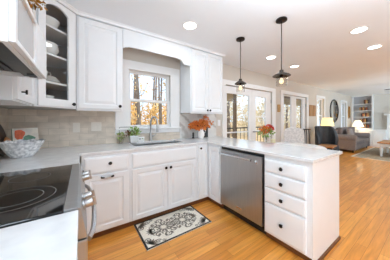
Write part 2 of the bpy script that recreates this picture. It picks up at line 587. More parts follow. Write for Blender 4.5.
def french(n, x0, x1, leaves_, casing):
    r = sroot('door_%d' % n, ((x0 + x1) / 2, WY, 0))
    c0, c1 = casing
    struct('door_casing', cells(nb(), [c0, x0 + .012, x1 - .012, c1], [0, 2.008, 2.11], lambda a, b: b > 2.008 or a < x0 + .012 or a > x1 - .012, FX, WY - .024, WY - .0005, .004), M['trimwhite'], r, world=True)
    for l0, l1, g0, g1, gz0, gz1, bars in leaves_:
        zz = [0.02, gz0, gz1, 2.0]
        lf = struct('door_leaf', cells(nb(), [l0, g0, g1, l1], zz, lambda a, b: not (g0 < a < g1 and gz0 < b < gz1), FX, WY + .03, WY + .075, .004), M['trimwhite'], r, world=True)
        struct('glass_pane', box(nb(), g0, g1, WY + .05, WY + .055, gz0, gz1), M['glass'], lf, world=True)
        for bz in bars:
            struct('muntin', box(nb(), g0, g1, WY + .036, WY + .069, bz - .014, bz + .014, .003), M['trimwhite'], lf, world=True)
        for hz in (.35, 1.0, 1.75):
            hx = l0 + .008 if l0 - x0 < .05 else l1 - .008
            struct('hinge', box(nb(), hx - .012, hx + .012, WY + .008, WY + .0295, hz - .05, hz + .05, .003), M['nickel'], lf, world=True)
        if l0 - x0 > .05:
            struct('door_handle', tube(nb(), [(l0 + .04, WY + .028, .95), (l0 + .04, WY - .02, .95), (l0 + .13, WY - .02, .95)], .009), M['bronze'], lf, world=True, smooth=True)


french(1, 2.545, 4.33, [(2.555, 3.50, 2.645, 3.40, .30, 1.835, (.96,)), (3.505, 4.32, 3.66, 4.09, .30, 1.84, (.96, 1.32))], (2.47, 4.47))
french(2, 4.85, 6.40, [(4.86, 5.62, 5.0, 5.44, .30, 1.97, ()), (5.625, 6.39, 5.74, 6.18, .30, 1.94, ())], (4.75, 6.50))


def lwin(n, x0, x1, z0, z1):
    r = sroot('window_%d' % n, ((x0 + x1) / 2, WY, z0))
    struct('window_casing', cells(nb(), [x0 - .07, x0 + .01, x1 - .01, x1 + .07], [z0 - .08, z0 + .01, z1 - .01, z1 + .08], lambda a, b: not (x0 + .01 < a < x1 - .01 and z0 + .01 < b < z1 - .01), FX, WY - .022, WY - .0005, .004), M['trimwhite'], r, world=True)
    zm = (z0 + z1) / 2
    struct('window_sash', cells(nb(), [x0 + .002, x0 + .05, x1 - .05, x1 - .002], [z0 + .002, z0 + .05, zm - .018, zm + .018, z1 - .05, z1 - .002], lambda a, b: not (x0 + .05 < a < x1 - .05 and (z0 + .05 < b < zm - .018 or zm + .018 < b < z1 - .05)), FX, WY + .05, WY + .09, .003), M['trimwhite'], r, world=True)
    struct('glass_pane', box(nb(), x0 + .05, x1 - .05, WY + .068, WY + .072, z0 + .05, z1 - .05), M['glass'], r, world=True)


lwin(2, 7.22, 7.9, .75, 2.08)
lwin(3, 9.86, 10.6, .75, 2.08)

# ------------------------------------------------------------ cabinets
TOE = 0.07
CT = 0.884      # underside of the worktop


def knob(parent, x, z, y=-.02, name='knob', m=None, world=False):
    prof = [(.007, 0), (.0065, .012), (.015, .017), (.0185, .023), (.015, .030), (0, .032)]
    mt = Matrix.Translation((x, y, z)) @ Matrix.Rotation(PI / 2, 4, 'X')
    return obj(name, lathe(nb(), prof, 14, mt), m or M['bronze'], parent, smooth=True)


def cab(name, label, loc, rz, w, d, z0, z1, doors=(), drawers=(), cat='cabinet', toe=False, group=None):
    t = thing(name, label, cat, loc, rz, group)
    bm = nb()
    box(bm, 0, w, 0, d, z0, z1, .0015, 1)
    obj('body', bm, M['white'], t)
    if toe:
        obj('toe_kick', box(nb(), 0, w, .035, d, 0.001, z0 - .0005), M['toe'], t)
    for x0, x1, a, b, kn in doors:
        pr = ((0.048, 0.0), (0.056, 0.010), (0.066, 0.010), (0.092, 0.001))
        dr = obj('door', panel(nb(), x0, x1, a, b, .02, pr), M['white'], t)
        if kn:
            knob(dr, kn[0], kn[1])
    for x0, x1, a, b, kn in drawers:
        dr = obj('drawer', panel(nb(), x0, x1, a, b, .02, ((0.004, 0.0), (0.018, -0.004))), M['white'], t)
        if kn:
            knob(dr, kn[0], kn[1], -.024)
    return t


BF = 2.018       # sink-run face
PF = 1.606       # peninsula face
# sink run (faces -y)
t = cab('pull_out_cabinet', 'white base cabinet with single drawer and bar-pull door between range and sink cabinet', (0.0, BF, 0), 0, .462, .60, TOE, CT,
        drawers=[(.024, .442, .69, .855, (.255, .785))], toe=True)
dr = obj('door', panel(nb(), .024, .442, .085, .672, .02), M['white'], t)
pl = nb()
tube(pl, [(.175, -.02, .645), (.175, -.046, .645), (.19, -.052, .645), (.27, -.052, .645), (.285, -.046, .645), (.285, -.02, .645)], .0085)
bp_ = obj('bar_pull', pl, M['bronze'], dr, smooth=True)
obj('pull_grip', tube(nb(), [(.2, -.0525, .645), (.26, -.0525, .645)], .0092, 12), M['nickel'], bp_, smooth=True)
cab('sink_cabinet', 'white double-door sink base cabinet with plain false front below window', (.464, BF, 0), 0, .93, .60, TOE, .70,
    doors=[(.02, .462, .085, .672, (.432, .632)), (.468, .91, .085, .672, (.498, .632))], toe=True)
sc_ = [o for o in COL.objects if o.name == 'sink_cabinet'][0]
obj('false_front', panel(nb(), .02, .91, .69, .855, .02, ((0.004, 0.0), (0.018, -0.004))), M['white'], sc_)
obj('front_rail', box(nb(), 0, .93, 0, .03, .7005, CT), M['white'], sc_)

# corner cabinet: an L-shaped body
t = thing('corner_cabinet', 'white corner base cabinet with narrow angled pair of doors left of dishwasher', 'cabinet', (1.60, 2.1, 0))
bm = nb()
cells(bm, [1.396, PF, 2.24], [1.732, BF, 2.618], lambda a, b: a > PF or b > BF, FZ, TOE, CT)
obj('body', bm, M['white'], t, world=True)
bm = nb()
cells(bm, [1.396, PF + .035, 2.24], [1.732, BF + .035, 2.618], lambda a, b: a > PF + .035 or b > BF + .035, FZ, .001, TOE - .0005)
obj('toe_kick', bm, M['toe'], t, world=True)
d1 = obj('door', panel(nb(), 1.416, 1.582, .085, .855, .02, ((.04, 0), (.047, .009), (.055, .009), (.068, .001)), y=BF), M['white'], t, world=True)
kb = lathe(nb(), [(.006, 0), (.0055, .012), (.013, .017), (.0155, .023), (.013, .029), (0, .031)], 14, Matrix.Translation((1.447, BF - .02, .828)) @ Matrix.Rotation(PI / 2, 4, 'X'))
obj('knob', kb, M['bronze'], d1, world=True, smooth=True)
bm = panel(nb(), 0, .245, .085, .855, .02, ((.045, 0), (.053, .009), (.062, .009), (.085, .001)))
bmesh.ops.transform(bm, matrix=Matrix.Translation((PF, 1.990, 0)) @ Matrix.Rotation(-PI / 2, 4, 'Z'), verts=bm.verts)
obj('door', bm, M['white'], t, world=True)

# drawer cabinet on the end of the peninsula (faces -x)
t = cab('drawer_cabinet', 'white four-drawer base cabinet at the end of the peninsula', (PF, 1.062, 0), -PI / 2, .442, .634, TOE, CT,
        drawers=[(.016, .402, .712, .838, (.20, .775)), (.016, .402, .556, .702, (.20, .630)), (.016, .402, .402, .546, (.20, .475)), (.016, .402, .09, .392, (.20, .240))], toe=True)
obj('end_panel', box(nb(), .4425, .450, -.001, .634, .03, CT - .001, .001, 1), M['white'], t)
obj('shoe_moulding', box(nb(), .4425, .462, .034, .634, .001, .029, .004), M['toe'], t)

# base cabinets on the range wall, face +x
cab('base_cabinet', 'white base cabinet in the left corner beyond the range', (-.034, 1.512, 0), PI / 2, .50, .61, TOE, CT,
    doors=[(.02, .48, .085, .672, (.06, .63))], drawers=[(.02, .48, .69, .855, (.25, .785))], toe=True)
cab('base_cabinet', 'white base cabinet under the nearest stretch of counter, this side of range', (-.034, -.30, 0), PI / 2, 1.045, .61, TOE, CT,
    doors=[(.02, .515, .085, .672, (.48, .63)), (.525, 1.03, .085, .672, (.56, .63))], drawers=[(.02, .515, .69, .855, (.27, .785)), (.525, 1.03, .69, .855, (.78, .785))], toe=True)

# upper cabinets
UF = 2.285
UB, UT = 1.362, 2.405
cab('wall_cabinet', 'large white single-door wall cabinet left of window, knob at lower right', (-.045, UF, 0), 0, .482, .336, UB, UT,
    doors=[(.02, .462, UB + .012, 2.385, (.445, UB + .05))])
cab('wall_cabinet', 'white two-door wall cabinet right of window above orange flowers', (1.457, UF, 0), 0, .703, .336, UB, UT,
    doors=[(.018, .350, UB + .012, 2.385, (.325, UB + .045)), (.355, .687, UB + .012, 2.385, (.380, UB + .045))])
t = cab('wall_cabinet', 'narrow white wall cabinet on left wall between microwave and glass-door cabinet', (-.35, 1.478, 0), PI / 2, .52, .30, UB, UT,
        doors=[(.015, .50, UB + .012, 2.385, None)])
nd = [c for c in t.children if c.name.startswith('door')][0]
hk = nb()
tube(hk, [(.10, -.02, 1.43), (.10, -.045, 1.43)], .005)
tube(hk, [(.10, -.045, 1.415), (.10, -.045, 1.445)], .006)
obj('knob', hk, M['bronze'], nd, smooth=True)
cab('wall_cabinet', 'white wall cabinet directly above the microwave hood', (-.35, .72, 0), PI / 2, .756, .30, 1.775, UT,
    doors=[(.015, .374, 1.785, 2.385, (.34, 1.82)), (.380, .742, 1.785, 2.385, (.41, 1.82))])

# diagonal corner cabinet with arched glass door
A = Vector((-.348, 2.000)); B = Vector((-.047, 2.283))
W_ = (B - A).length
RZ = math.atan2(B.y - A.y, B.x - A.x)
gc = thing('glass_door_cabinet', 'white diagonal corner wall cabinet with arched glass door and dishes inside', 'cabinet', (A.x, A.y, 0), RZ)
foot = [(-.35, 2.0), (-.048, 2.285), (-.048, 2.618), (-.65, 2.618), (-.65, 2.0)]
def wallp(bm, p, q, t_, z0, z1):
    p, q = Vector(p), Vector(q)
    d = (q - p).normalized(); n_ = Vector((-d.y, d.x)) * t_
    poly = [tuple(p), tuple(q), tuple(q + n_), tuple(p + n_)]
    prism(bm, poly, FZ, z0, z1)
bm = nb()
for i in (1, 2, 3, 4):
    wallp(bm, foot[i], foot[(i + 1) % 5], .012, UB, UT)
prism(bm, foot, FZ, UB, UB + .02)
prism(bm, foot, FZ, UT - .02, UT)
obj('body', bm, M['cabin'], gc, world=True)
cx, cy = -.33, 2.33
inn = [(cx + (x - cx) * .93, cy + (y - cy) * .93) for x, y in foot]
SH = (1.615, 1.885, 2.155)
for z in SH:
    obj('shelf', prism(nb(), inn, FZ, z - .018, z), M['white'], gc, world=True)
# door: face frame with an arched opening, in the cabinet's own frame
def arch(x0, x1, zb, zs_, rise, n=14):
    pts = []
    for k in range(n + 1):
        u = k / n
        x = x0 + (x1 - x0) * u
        pts.append((x, zs_ + rise * math.sin(PI * u) ** 0.8))
    return pts
def arched_frame(bm, X0, X1, Z0, Z1, x0, x1, zb, zs_, rise, y0, y1):
    ap = arch(x0, x1, zb, zs_, rise)
    n = len(ap)
    def both(poly):
        prism(bm, poly, FX, y0, y1)
    both([(X0, Z0), (X1, Z0), (X1, zb), (X0, zb)])
    both([(X0, zb), (x0, zb), (x0, zs_), (X0, zs_)])
    both([(x1, zb), (X1, zb), (X1, zs_), (x1, zs_)])
    both([(X0, zs_), (x0, zs_), (x0, Z1), (X0, Z1)])
    both([(x1, zs_), (X1, zs_), (X1, Z1), (x1, Z1)])
    for a, b in zip(ap, ap[1:]):
        both([a, b, (b[0], Z1), (a[0], Z1)])
    bmesh.ops.remove_doubles(bm, verts=bm.verts, dist=1e-5)
bm = nb()
arched_frame(bm, 0.004, W_ - .004, UB, UT, .06, W_ - .06, UB + .045, 2.36, .0, -.001, .018)
obj('face_frame', bm, M['white'], gc)
bm = nb()
arched_frame(bm, .028, W_ - .028, UB + .012, 2.395,   .088, .308, UB + .085, 2.305, .050, -.022, -.0015)
dr = obj('door', bm, M['white'], gc)
obj('glass_pane', box(nb(), .084, .312, -.0010, .0015, UB + .08, 2.36), M['glass'], dr)
knob(dr, .350, UB + .047, -.022)

# valance over the sink window
vp = [(.44, 2.405), (.44, 2.165), (.455, 2.165), (.462, 2.176), (.478, 2.182), (.50, 2.182), (.508, 2.192), (1.21, 2.192), (1.225, 2.187), (1.27, 2.183), (1.30, 2.165), (1.32, 2.135), (1.335, 2.115), (1.45, 2.115), (1.45, 2.405)]
tag(obj('valance', prism(nb(), vp, FX, UF - .005, UF + .016), M['white']), 'white scalloped valance board bridging the wall cabinets over the sink window', 'valance')
# crown along the tops
struct('trim_4', sweep(nb(), [(-.35, .74), (-.35, 1.999), (-.047, 2.284), (2.161, 2.284), (2.161, WY)],
                       [(.0005, 2.407), (.028, 2.407), (.03, 2.412), (.036, 2.428), (.046, 2.433), (.048, 2.4395), (.0005, 2.4395)]), M['white'])
# under-cabinet light rails
struct('trim_5', box(nb(), -.045, .437, UF + .002, UF + .02, UB - .012, UB - .0005), M['white'])
struct('trim_6', box(nb(), 1.457, 2.16, UF + .002, UF + .02, UB - .012, UB - .0005), M['white'])

# ------------------------------------------------------------ worktops
CE = 1.575
SK = (.56, 1.27, 2.165, 2.50)
bm = nb()
cells(bm, [-.652, -.012, SK[0], SK[1], CE, 2.285], [.597, 1.506, 1.992, SK[2], SK[3], 2.62],
      lambda a, b: (b > 1.992 or a > CE or (a < -.012 and b > 1.506)) and not (SK[0] < a < SK[1] and SK[2] < b < SK[3]), FZ, CT + .0005, .914, .004)
tag(obj('worktop', bm, M['quartz']), 'long white quartz worktop running from range corner past sink and along the peninsula', 'countertop')
tag(obj('worktop', box(nb(), -.652, -.008, -.30, .753, CT + .0005, .914, .004), M['quartz']), 'white quartz worktop in the foreground on near side of the range', 'countertop')

# sink
sk = thing('kitchen_sink', 'stainless steel undermount sink set into the white counter below the window', 'sink', (.915, 2.33, .72))
bm = nb()
x0, x1, y0, y1 = .555, 1.275, 2.16, 2.505
cells(bm, [x0, x0 + .006, x1 - .006, x1], [y0, y0 + .006, y1 - .006, y1], lambda a, b: not (x0 + .006 < a < x1 - .006 and y0 + .006 < b < y1 - .006), FZ, .72, .8835)
box(bm, x0, x1, y0, y1, .714, .7195)
obj('basin', bm, M['steel'], sk, world=True)
obj('divider', box(nb(), .98, 1.0, y0 + .007, y1 - .007, .72, .86, .004), M['steel'], sk, world=True)
obj('drain', lathe(nb(), [(.042, .7196), (.045, .724), (.03, .7235), (.0, .722)], 20, Matrix.Translation((.77, 2.33, 0))), M['chrome'], sk, world=True, smooth=True)

fc = thing('kitchen_faucet', 'tall brushed-nickel pull-down faucet standing behind the sink', 'faucet', (.895, 2.555, .9145))
obj('base', lathe(nb(), [(.03, 0), (.03, .006), (.024, .012), (.021, .05), (.019, .12), (.016, .13)], 20), M['nickel'], fc, smooth=True)
pts = [(0, 0, .12), (0, 0, .27)]
for k in range(1, 13):
    a = PI * k / 12
    pts.append((0.045 * (1 - math.cos(a)) * .5, -.085 * (1 - math.cos(a)), .27 + .105 * math.sin(a)))
pts.append((.045, -.172, .235))
obj('gooseneck_spout', tube(nb(), pts, .0145, 12), M['nickel'], fc, smooth=True)
obj('spray_head', tube(nb(), [(.045, -.1705, .245), (.046, -.175, .19), (.046, -.177, .15)], .016, 12, [.014, .017, .019]), M['nickel'], fc, smooth=True)
obj('lever', tube(nb(), [(.018, 0, .075), (.05, -.005, .085), (.085, -.012, .11)], .008, 10, [.012, .008, .006]), M['nickel'], fc, smooth=True)

# ------------------------------------------------------------ range
rg = thing('range', 'stainless slide-in electric range with black glass cooktop', 'range', (-.33, 1.13, 0))
RY0, RY1 = .757, 1.503
bm = nb()
box(bm, -.64, -.03, RY0, RY1, .10, .905, .003)
box(bm, -.62, -.06, RY0 + .02, RY1 - .02, .0005, .0995)
obj('body', bm, M['steel'], rg, world=True)
ct = obj('cooktop', box(nb(), -.645, -.052, RY0 - .001, RY1 + .001, .9055, .921, .003), M['blackglass'], rg, world=True)
for (bx, by, r) in ((-.22, .985, .125), (-.235, 1.30, .085), (-.49, .97, .085), (-.48, 1.29, .115)):
    for rr in ((r,) if r < .1 else (r, r * .66)):
        obj('burner_ring', lathe(nb(), [(rr - .0015, .9211), (rr + .0015, .9211), (rr + .0015, .9215), (rr - .0015, .9215), (rr - .0015, .9211)], 48, Matrix.Translation((bx, by, 0)), cap=False), M['ring'], ct, world=True)
pp = [(-.0515, .9055), (-.0515, .923), (-.012, .921), (-.002, .914), (.019, .800), (-.0295, .800), (-.0295, .9055)]
cp = obj('control_panel', prism(nb(), pp, lambda a, b, d: (a, d, b), RY0 - .001, RY1 + .001), M['steel'], rg, world=True)
for ky in (.885, .965, 1.285, 1.365):
    mt = Matrix.Translation((.0065, ky, .872)) @ Matrix.Rotation(math.radians(80), 4, 'Y')
    kn = obj('knob', lathe(nb(), [(.024, 0), (.024, .006), (.018, .008), (.019, .034), (.016, .038), (0, .038)], 20, mt), M['nickel'], cp, world=True, smooth=True)
    mt2 = Matrix.Translation((.0065, ky, .872)) @ Matrix.Rotation(math.radians(80), 4, 'Y')
    bm = nb()
    box(bm, -.020, .020, -.004, .004, .0385, .050, .002)
    bmesh.ops.transform(bm, matrix=mt2, verts=bm.verts)
    obj('knob_grip', bm, M['nickel'], kn, world=True)
od = obj('oven_door', box(nb(), -.0295, .021, RY0 + .004, RY1 - .004, .245, .790, .005), M['steel'], rg, world=True)
obj('oven_window', box(nb(), .0212, .0222, RY0 + .12, RY1 - .12, .36, .66), M['blackglass'], od, world=True)
hp = []
for k in range(17):
    u = k / 16
    hp.append((.024 + .034 * math.sin(PI * u) ** 0.45, .80 + .66 * u, .765))
obj('oven_handle', tube(nb(), hp, .011, 12), M['chrome'], od, world=True, smooth=True)
obj('storage_drawer', box(nb(), -.0295, .019, RY0 + .004, RY1 - .004, .085, .238, .004), M['steel'], rg, world=True)

# ------------------------------------------------------------ microwave hood
mw = thing('microwave_hood', 'white low microwave hood with stainless filter underside above the range', 'microwave', (-.43, 1.15, 1.53))
MX, MY0, MY1, MZ0, MZ1 = -.208, .835, 1.474, 1.510, 1.755
bm = nb()
cells(bm, [-.648, -.63, MX - .018, MX], [MY0, MY0 + .018, MY1 - .018, MY1], lambda a, b: not (-.63 < a < MX - .018 and MY0 + .018 < b < MY1 - .018), FZ, MZ0, MZ1)
box(bm, -.63, MX - .018, MY0 + .018, MY1 - .018, MZ0 + .03, MZ1)
obj('housing', bm, M['white'], mw, world=True)
dpn = nb()
cells(dpn, [MY0 + .002, MY0 + .028, 1.165, 1.19], [MZ0 + .004, MZ0 + .024, MZ1 - .024, MZ1 - .003], lambda a, b: not (MY0 + .028 < a < 1.165 and MZ0 + .024 < b < MZ1 - .024), FY, MX + .0005, MX + .018, .002)
dd = obj('door', dpn, M['white'], mw, world=True)
obj('door_window', box(nb(), MX + .0005, MX + .008, MY0 + .028, 1.165, MZ0 + .024, MZ1 - .024), mat('pale_grey_window', (188, 188, 188), .15, var=.02), dd, world=True)
obj('control_panel', box(nb(), MX + .0005, MX + .018, 1.195, MY1 - .002, MZ0 + .004, MZ1 - .003, .003), M['white'], mw, world=True)
fl = nb()
for k in range(9):
    xx = -.60 + k * .036
    box(fl, xx, xx + .022, MY0 + .06, 1.40, MZ0 + .012, MZ0 + .022)
box(fl, -.625, MX - .02, MY0 + .02, MY1 - .02, MZ0 + .023, MZ0 + .029)
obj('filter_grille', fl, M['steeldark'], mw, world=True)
vg = nb()
box(vg, MX - .085, MX - .02, MY0 + .02, MY1 - .02, MZ0 + .004, MZ0 + .020, .002)
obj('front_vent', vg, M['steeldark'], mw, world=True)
obj('latch', box(nb(), MX - .055, MX - .024, 1.36, 1.43, MZ0 - .004, MZ0 + .0035, .001), M['black'], mw, world=True)

# ------------------------------------------------------------ dishwasher
dw = thing('dishwasher', 'stainless steel dishwasher with bar handle built into the peninsula', 'dishwasher', (1.9, 1.40, 0))
DX = 1.588
obj('tub', box(nb(), PF + .012, 2.22, 1.072, 1.724, .10, .879), M['black'], dw, world=True)
obj('toe_kick', box(nb(), PF + .05, 2.22, 1.068, 1.728, .001, .0995), M['blacktoe'], dw, world=True)
ddr = obj('door', box(nb(), DX, PF + .0115, 1.078, 1.720, .105, .846, .004), M['steel'], dw, world=True)
hb = nb()
tube(hb, [(1.545, 1.70, .796), (1.545, 1.19, .796)], .011, 12)
for yy in (1.675, 1.215):
    tube(hb, [(1.545, yy, .796), (DX + .001, yy, .796)], .008, 10)
obj('bar_handle', hb, M['chrome'], ddr, world=True, smooth=True)
mt = Matrix.Translation((DX, 1.150, .782)) @ Matrix.Rotation(-PI / 2, 4, 'Y')
obj('round_badge', lathe(nb(), [(.017, 0), (.017, .004), (.013, .006), (0, .006)], 20, mt), M['chrome'], ddr, world=True, smooth=True)
obj('name_plate', box(nb(), DX - .003, DX - .0002, 1.355, 1.435, .16, .185, .001, 1), M['chrome'], ddr, world=True)

# ------------------------------------------------------------ lights
cans = [((1.138, 1.794), 'recessed ceiling light nearest the sink window valance'), ((2.993, 1.841), 'recessed ceiling light just right of the farther pendant lamp'),
        ((3.925, 1.855), 'small recessed ceiling light beyond the nearer pendant, farther of the dining pair'), ((3.05, .627), 'larger recessed ceiling light at upper right, nearer of right-hand pair'),
        ((3.965, .631), 'smaller recessed ceiling light at upper right, farther of right-hand pair')]
CAN_E = 2.2
proto = None
for (x, y), lb in cans:
    if proto is None:
        proto = thing('recessed_light', lb, 'ceiling light', (x, y, CZ), 0, 'recessed ceiling lights')
        obj('trim_ring', lathe(nb(), [(.078, -.0005), (.098, -.0005), (.098, -.004), (.080, -.010), (.078, -.010), (.078, -.0005)], 32, cap=False), M['trimwhite'], proto, smooth=True)
        obj('lens', lathe(nb(), [(.0775, -.001), (.0775, -.006), (0, -.007)], 32), M['lens'], proto, smooth=True)
        c = proto
    else:
        c = copy_tree(proto, None, (x, y, CZ), None, lb)
    l = bpy.data.lights.new('can_or_fill_lamp', 'AREA')
    l.shape = 'DISK'; l.size = .15; l.energy = CAN_E; l.color = (0.78, .91, 1)
    lo = bpy.data.objects.new('can_or_fill_lamp', l)
    lo.location = (x, y, CZ - .012)
    COL.objects.link(lo)


for x, y, e_ in ((.75, -.9, 4), (6.6, .3, 5), (8.6, -.8, 7)):   # extra fill lamps at ceiling height, added out of view without fixtures
    l = bpy.data.lights.new('can_or_fill_lamp', 'AREA')
    l.shape = 'DISK'; l.size = .15; l.energy = e_; l.color = (0.78, .91, 1)
    lo = bpy.data.objects.new('can_or_fill_lamp', l)
    lo.location = (x, y, CZ - .012)
    COL.objects.link(lo)


def pendant(x, y, zs_, label, r):
    t = thing('pendant_lamp', label, 'pendant lamp', (x, y, CZ), 0, 'pendant lamps over the peninsula')
    obj('canopy', lathe(nb(), [(.058, -.0005), (.062, -.006), (.062, -.022), (.05, -.028), (.012, -.030), (.009, -.05), (0, -.05)], 24), M['bronze'], t, smooth=True)
    dz = zs_ - CZ
    obj('rod', tube(nb(), [(0, 0, -.045), (0, 0, dz + .058)], .0058, 8), M['bronze2'], t, smooth=True)
    sh = obj('shade', lathe(nb(), [(.010, dz + .065), (.022, dz + .06), (.026, dz + .035), (.04, dz + .026), (r * .75, dz + .012), (r, dz - .006), (r, dz - .012), (r * .72, dz - .004), (.035, dz + .006), (.0, dz + .01)], 32), M['bronze2'], t, smooth=True)
    obj('socket', lathe(nb(), [(.018, dz + .005), (.018, dz - .03), (.012, dz - .034), (0, dz - .034)], 16), M['bronze'], t, smooth=True)
    g = [(.050, dz - .006), (.060, dz - .02), (.062, dz - .07), (.062, dz - .115), (.058, dz - .13), (.056, dz - .13), (.059, dz - .115), (.059, dz - .07), (.057, dz - .02), (.047, dz - .006)]
    obj('glass_jar', lathe(nb(), g, 28, cap=False), M['lampglass'], t, smooth=True)
    obj('bulb', lathe(nb(), [(.010, dz - .034), (.013, dz - .045), (.026, dz - .07), (.024, dz - .088), (.012, dz - .1), (0, dz - .102)], 16), M['filament'], t, smooth=True)


pendant(1.94, 1.674, 1.785, 'dark bronze pendant lamp hanging farther away, in front of the near french doors', .084)
pendant(1.97, 1.078, 1.775, 'dark bronze pendant lamp hanging nearer, right of the other with clear glass jar in view', .098)

# ------------------------------------------------------------ switch plates
def plate(x0, x1, z0, z1, label, m, toggles):
    t = thing('switch_plate', label, 'switch plate', ((x0 + x1) / 2, WY, (z0 + z1) / 2))
    yb = WY - .0085 if x1 < 2.3 else WY - .0005
    obj('cover', box(nb(), x0, x1, yb - .006, yb, z0, z1, .002), m, t, world=True)
    for tx in toggles:
        obj('rocker', box(nb(), tx - .014, tx + .014, yb - .009, yb - .0062, (z0 + z1) / 2 - .03, (z0 + z1) / 2 + .03, .001), m, t, world=True)
plate(-.088, -.014, 1.085, 1.205, 'single outlet plate on the tile below glass-door cabinet', M['plate'], (-.051,))
plate(.108, .228, 1.095, 1.212, 'double switch plate on the tile below large single-door wall cabinet', M['plate'], (.140, .196))
plate(2.345, 2.42, 1.12, 1.245, 'white switch plate on wall beside the near french doors', M['platewhite'], (2.3825,))

# ------------------------------------------------------------ dishes behind the glass
def dish(name, label, cat, x, y, z, prof, group=None, m=None):
    return tag(_at(obj(name, lathe(nb(), prof, 28), m or M['ceramic'], smooth=True), (x, y, z)), label, cat, group)
def _at(o, loc):
    o.location = loc
    return o
def bowlp(r, h, t=.006):
    return [(r * .45, 0), (r * .5, .004), (r * .8, h * .4), (r, h), (r - t, h), (r * .75, h * .42 + t), (r * .4, .012), (0, .010)]
def platep(r):
    return [(r * .55, 0), (r * .62, .003), (r, .016), (r, .019), (r * .62, .007), (0, .006)]
dish('serving_bowl', 'large white serving bowl alone on the highest shelf behind arched glass', 'bowl', -.305, 2.255, SH[2] + .001, bowlp(.12, .10))
for k in range(3):
    dish('bowl', ['lowest white bowl of the stack on upper-middle shelf in glass-door cabinet', 'middle white bowl of the stack on upper-middle shelf in glass-door cabinet', 'topmost white bowl of the stack on upper-middle shelf in glass-door cabinet'][k], 'bowl',
         -.30, 2.235, SH[1] + .001 + k * .026, bowlp(.112 - k * .004, .07), 'white bowls behind the glass door')
for k in range(4):
    dish('plate', ['bottom plate of white stack on the lower-middle cabinet shelf', 'second plate from bottom of white stack on the lower-middle cabinet shelf', 'third plate from bottom of white stack on the lower-middle cabinet shelf', 'top plate of white stack on the lower-middle cabinet shelf, cup on it'][k], 'plate',
         -.295, 2.235, SH[0] + .001 + k * .0135, platep(.115 - k * .010), 'white plates behind the glass door')
cup = thing('teacup', 'white teacup set on the plate stack on lower-middle cabinet shelf', 'cup', (-.32, 2.215, SH[0] + .001 + 3 * .0135 + .0082))
obj('cup_body', lathe(nb(), [(.022, 0), (.025, .003), (.04, .03), (.045, .066), (.042, .066), (.036, .03), (.02, .008), (0, .006)], 24), M['ceramic'], cup, smooth=True)
obj('handle', tube(nb(), [(.042, 0, .055), (.062, 0, .052), (.066, 0, .035), (.056, 0, .02), (.036, 0, .018)], .004, 8), M['ceramic'], cup, smooth=True)
for k in range(3):
    dish('bowl', ['lowest small white bowl of stack on the floor of glass-door cabinet', 'middle small white bowl of stack on the floor of glass-door cabinet', 'topmost small white bowl of stack on the floor of glass-door cabinet'][k], 'bowl',
         -.31, 2.185, UB + .0215 + k * .022, bowlp(.088, .052), 'small white bowls behind the glass door')
dish('plate', 'white plate lying on cabinet floor right of small bowls behind glass', 'plate', -.17, 2.36, UB + .0215, platep(.08))

# ------------------------------------------------------------ things on the left counter
Z0 = .9145
bw = thing('patterned_bowl', 'large white and grey scalloped bowl on the corner counter', 'bowl', (-.435, 2.11, Z0))
bw.scale = (.84, .84, 1.0)
bm = nb()
seg = 40
rings = []
for r, z, sc in [(.085, 0, 0), (.092, .006, 0), (.13, .05, .02), (.158, .10, .05), (.178, .138, .07), (.172, .140, .07), (.150, .10, .05), (.12, .05, .02), (.07, .014, 0)]:
    rings.append([bm.verts.new(((r * (1 + sc * .6 * math.cos(10 * 2 * PI * k / seg))) * math.cos(2 * PI * k / seg), (r * (1 + sc * .6 * math.cos(10 * 2 * PI * k / seg))) * math.sin(2 * PI * k / seg), z + sc * .09 * math.cos(10 * 2 * PI * k / seg))) for k in range(seg)])
for a, b in zip(rings, rings[1:]):
    for k in range(seg):
        bm.faces.new((a[k], a[(k + 1) % seg], b[(k + 1) % seg], b[k]))
bm.faces.new(rings[0]); bm.faces.new(rings[-1])
obj('bowl_body', bm, M['pattern'], bw, smooth=True)

# cookbook leaning against the tile behind the bowl
cb_ = thing('cookbook', 'cream cookbook with orange and green cover leaning against tile behind the bowl', 'book', (-.46, 2.40, Z0), math.radians(22))
cb_.scale = (.62, .80, .84)
lean = Matrix.Rotation(math.radians(-16), 4, 'X')
def leaned(bm):
    bmesh.ops.transform(bm, matrix=lean, verts=bm.verts)
    return bm
bkx, bkz = .155, .30
obj('pages', leaned(box(nb(), -bkx + .004, bkx - .004, .004, .022, .008, bkz - .004)), M['paper'], cb_)
cv = nb()
box(cv, -bkx, bkx, -.0005, .0035, .004, bkz, .001, 1)
box(cv, -bkx, bkx, .0225, .0265, .004, bkz, .001, 1)
box(cv, -bkx - .004, -bkx - .0002, -.0005, .0265, .004, bkz, .001, 1)
cvo = obj('cover', leaned(cv), M['covercream'], cb_)
def blob(cx_, cz_, rx, rz_, n=11, dep=-.0016):
    bm = nb()
    pts = [(cx_ + rx * math.cos(2 * PI * k / n) * random.uniform(.7, 1.15), cz_ + rz_ * math.sin(2 * PI * k / n) * random.uniform(.7, 1.15)) for k in range(n)]
    prism(bm, pts, FX, dep, -.0006)
    return leaned(bm)
obj('orange_print', blob(-.08, .22, .075, .065), M['coverorange'], cvo)
obj('green_print', blob(.04, .17, .085, .04), M['covergreen'], cvo)
obj('green_print', blob(-.03, .13, .06, .04), M['covergreen'], cvo)
obj('dark_print', blob(.09, .11, .05, .03), M['coverdark'], cvo)
obj('green_spine', leaned(box(nb(), -bkx - .0062, -bkx - .0042, 0, .026, .006, bkz - .002)), M['covergreen'], cvo)

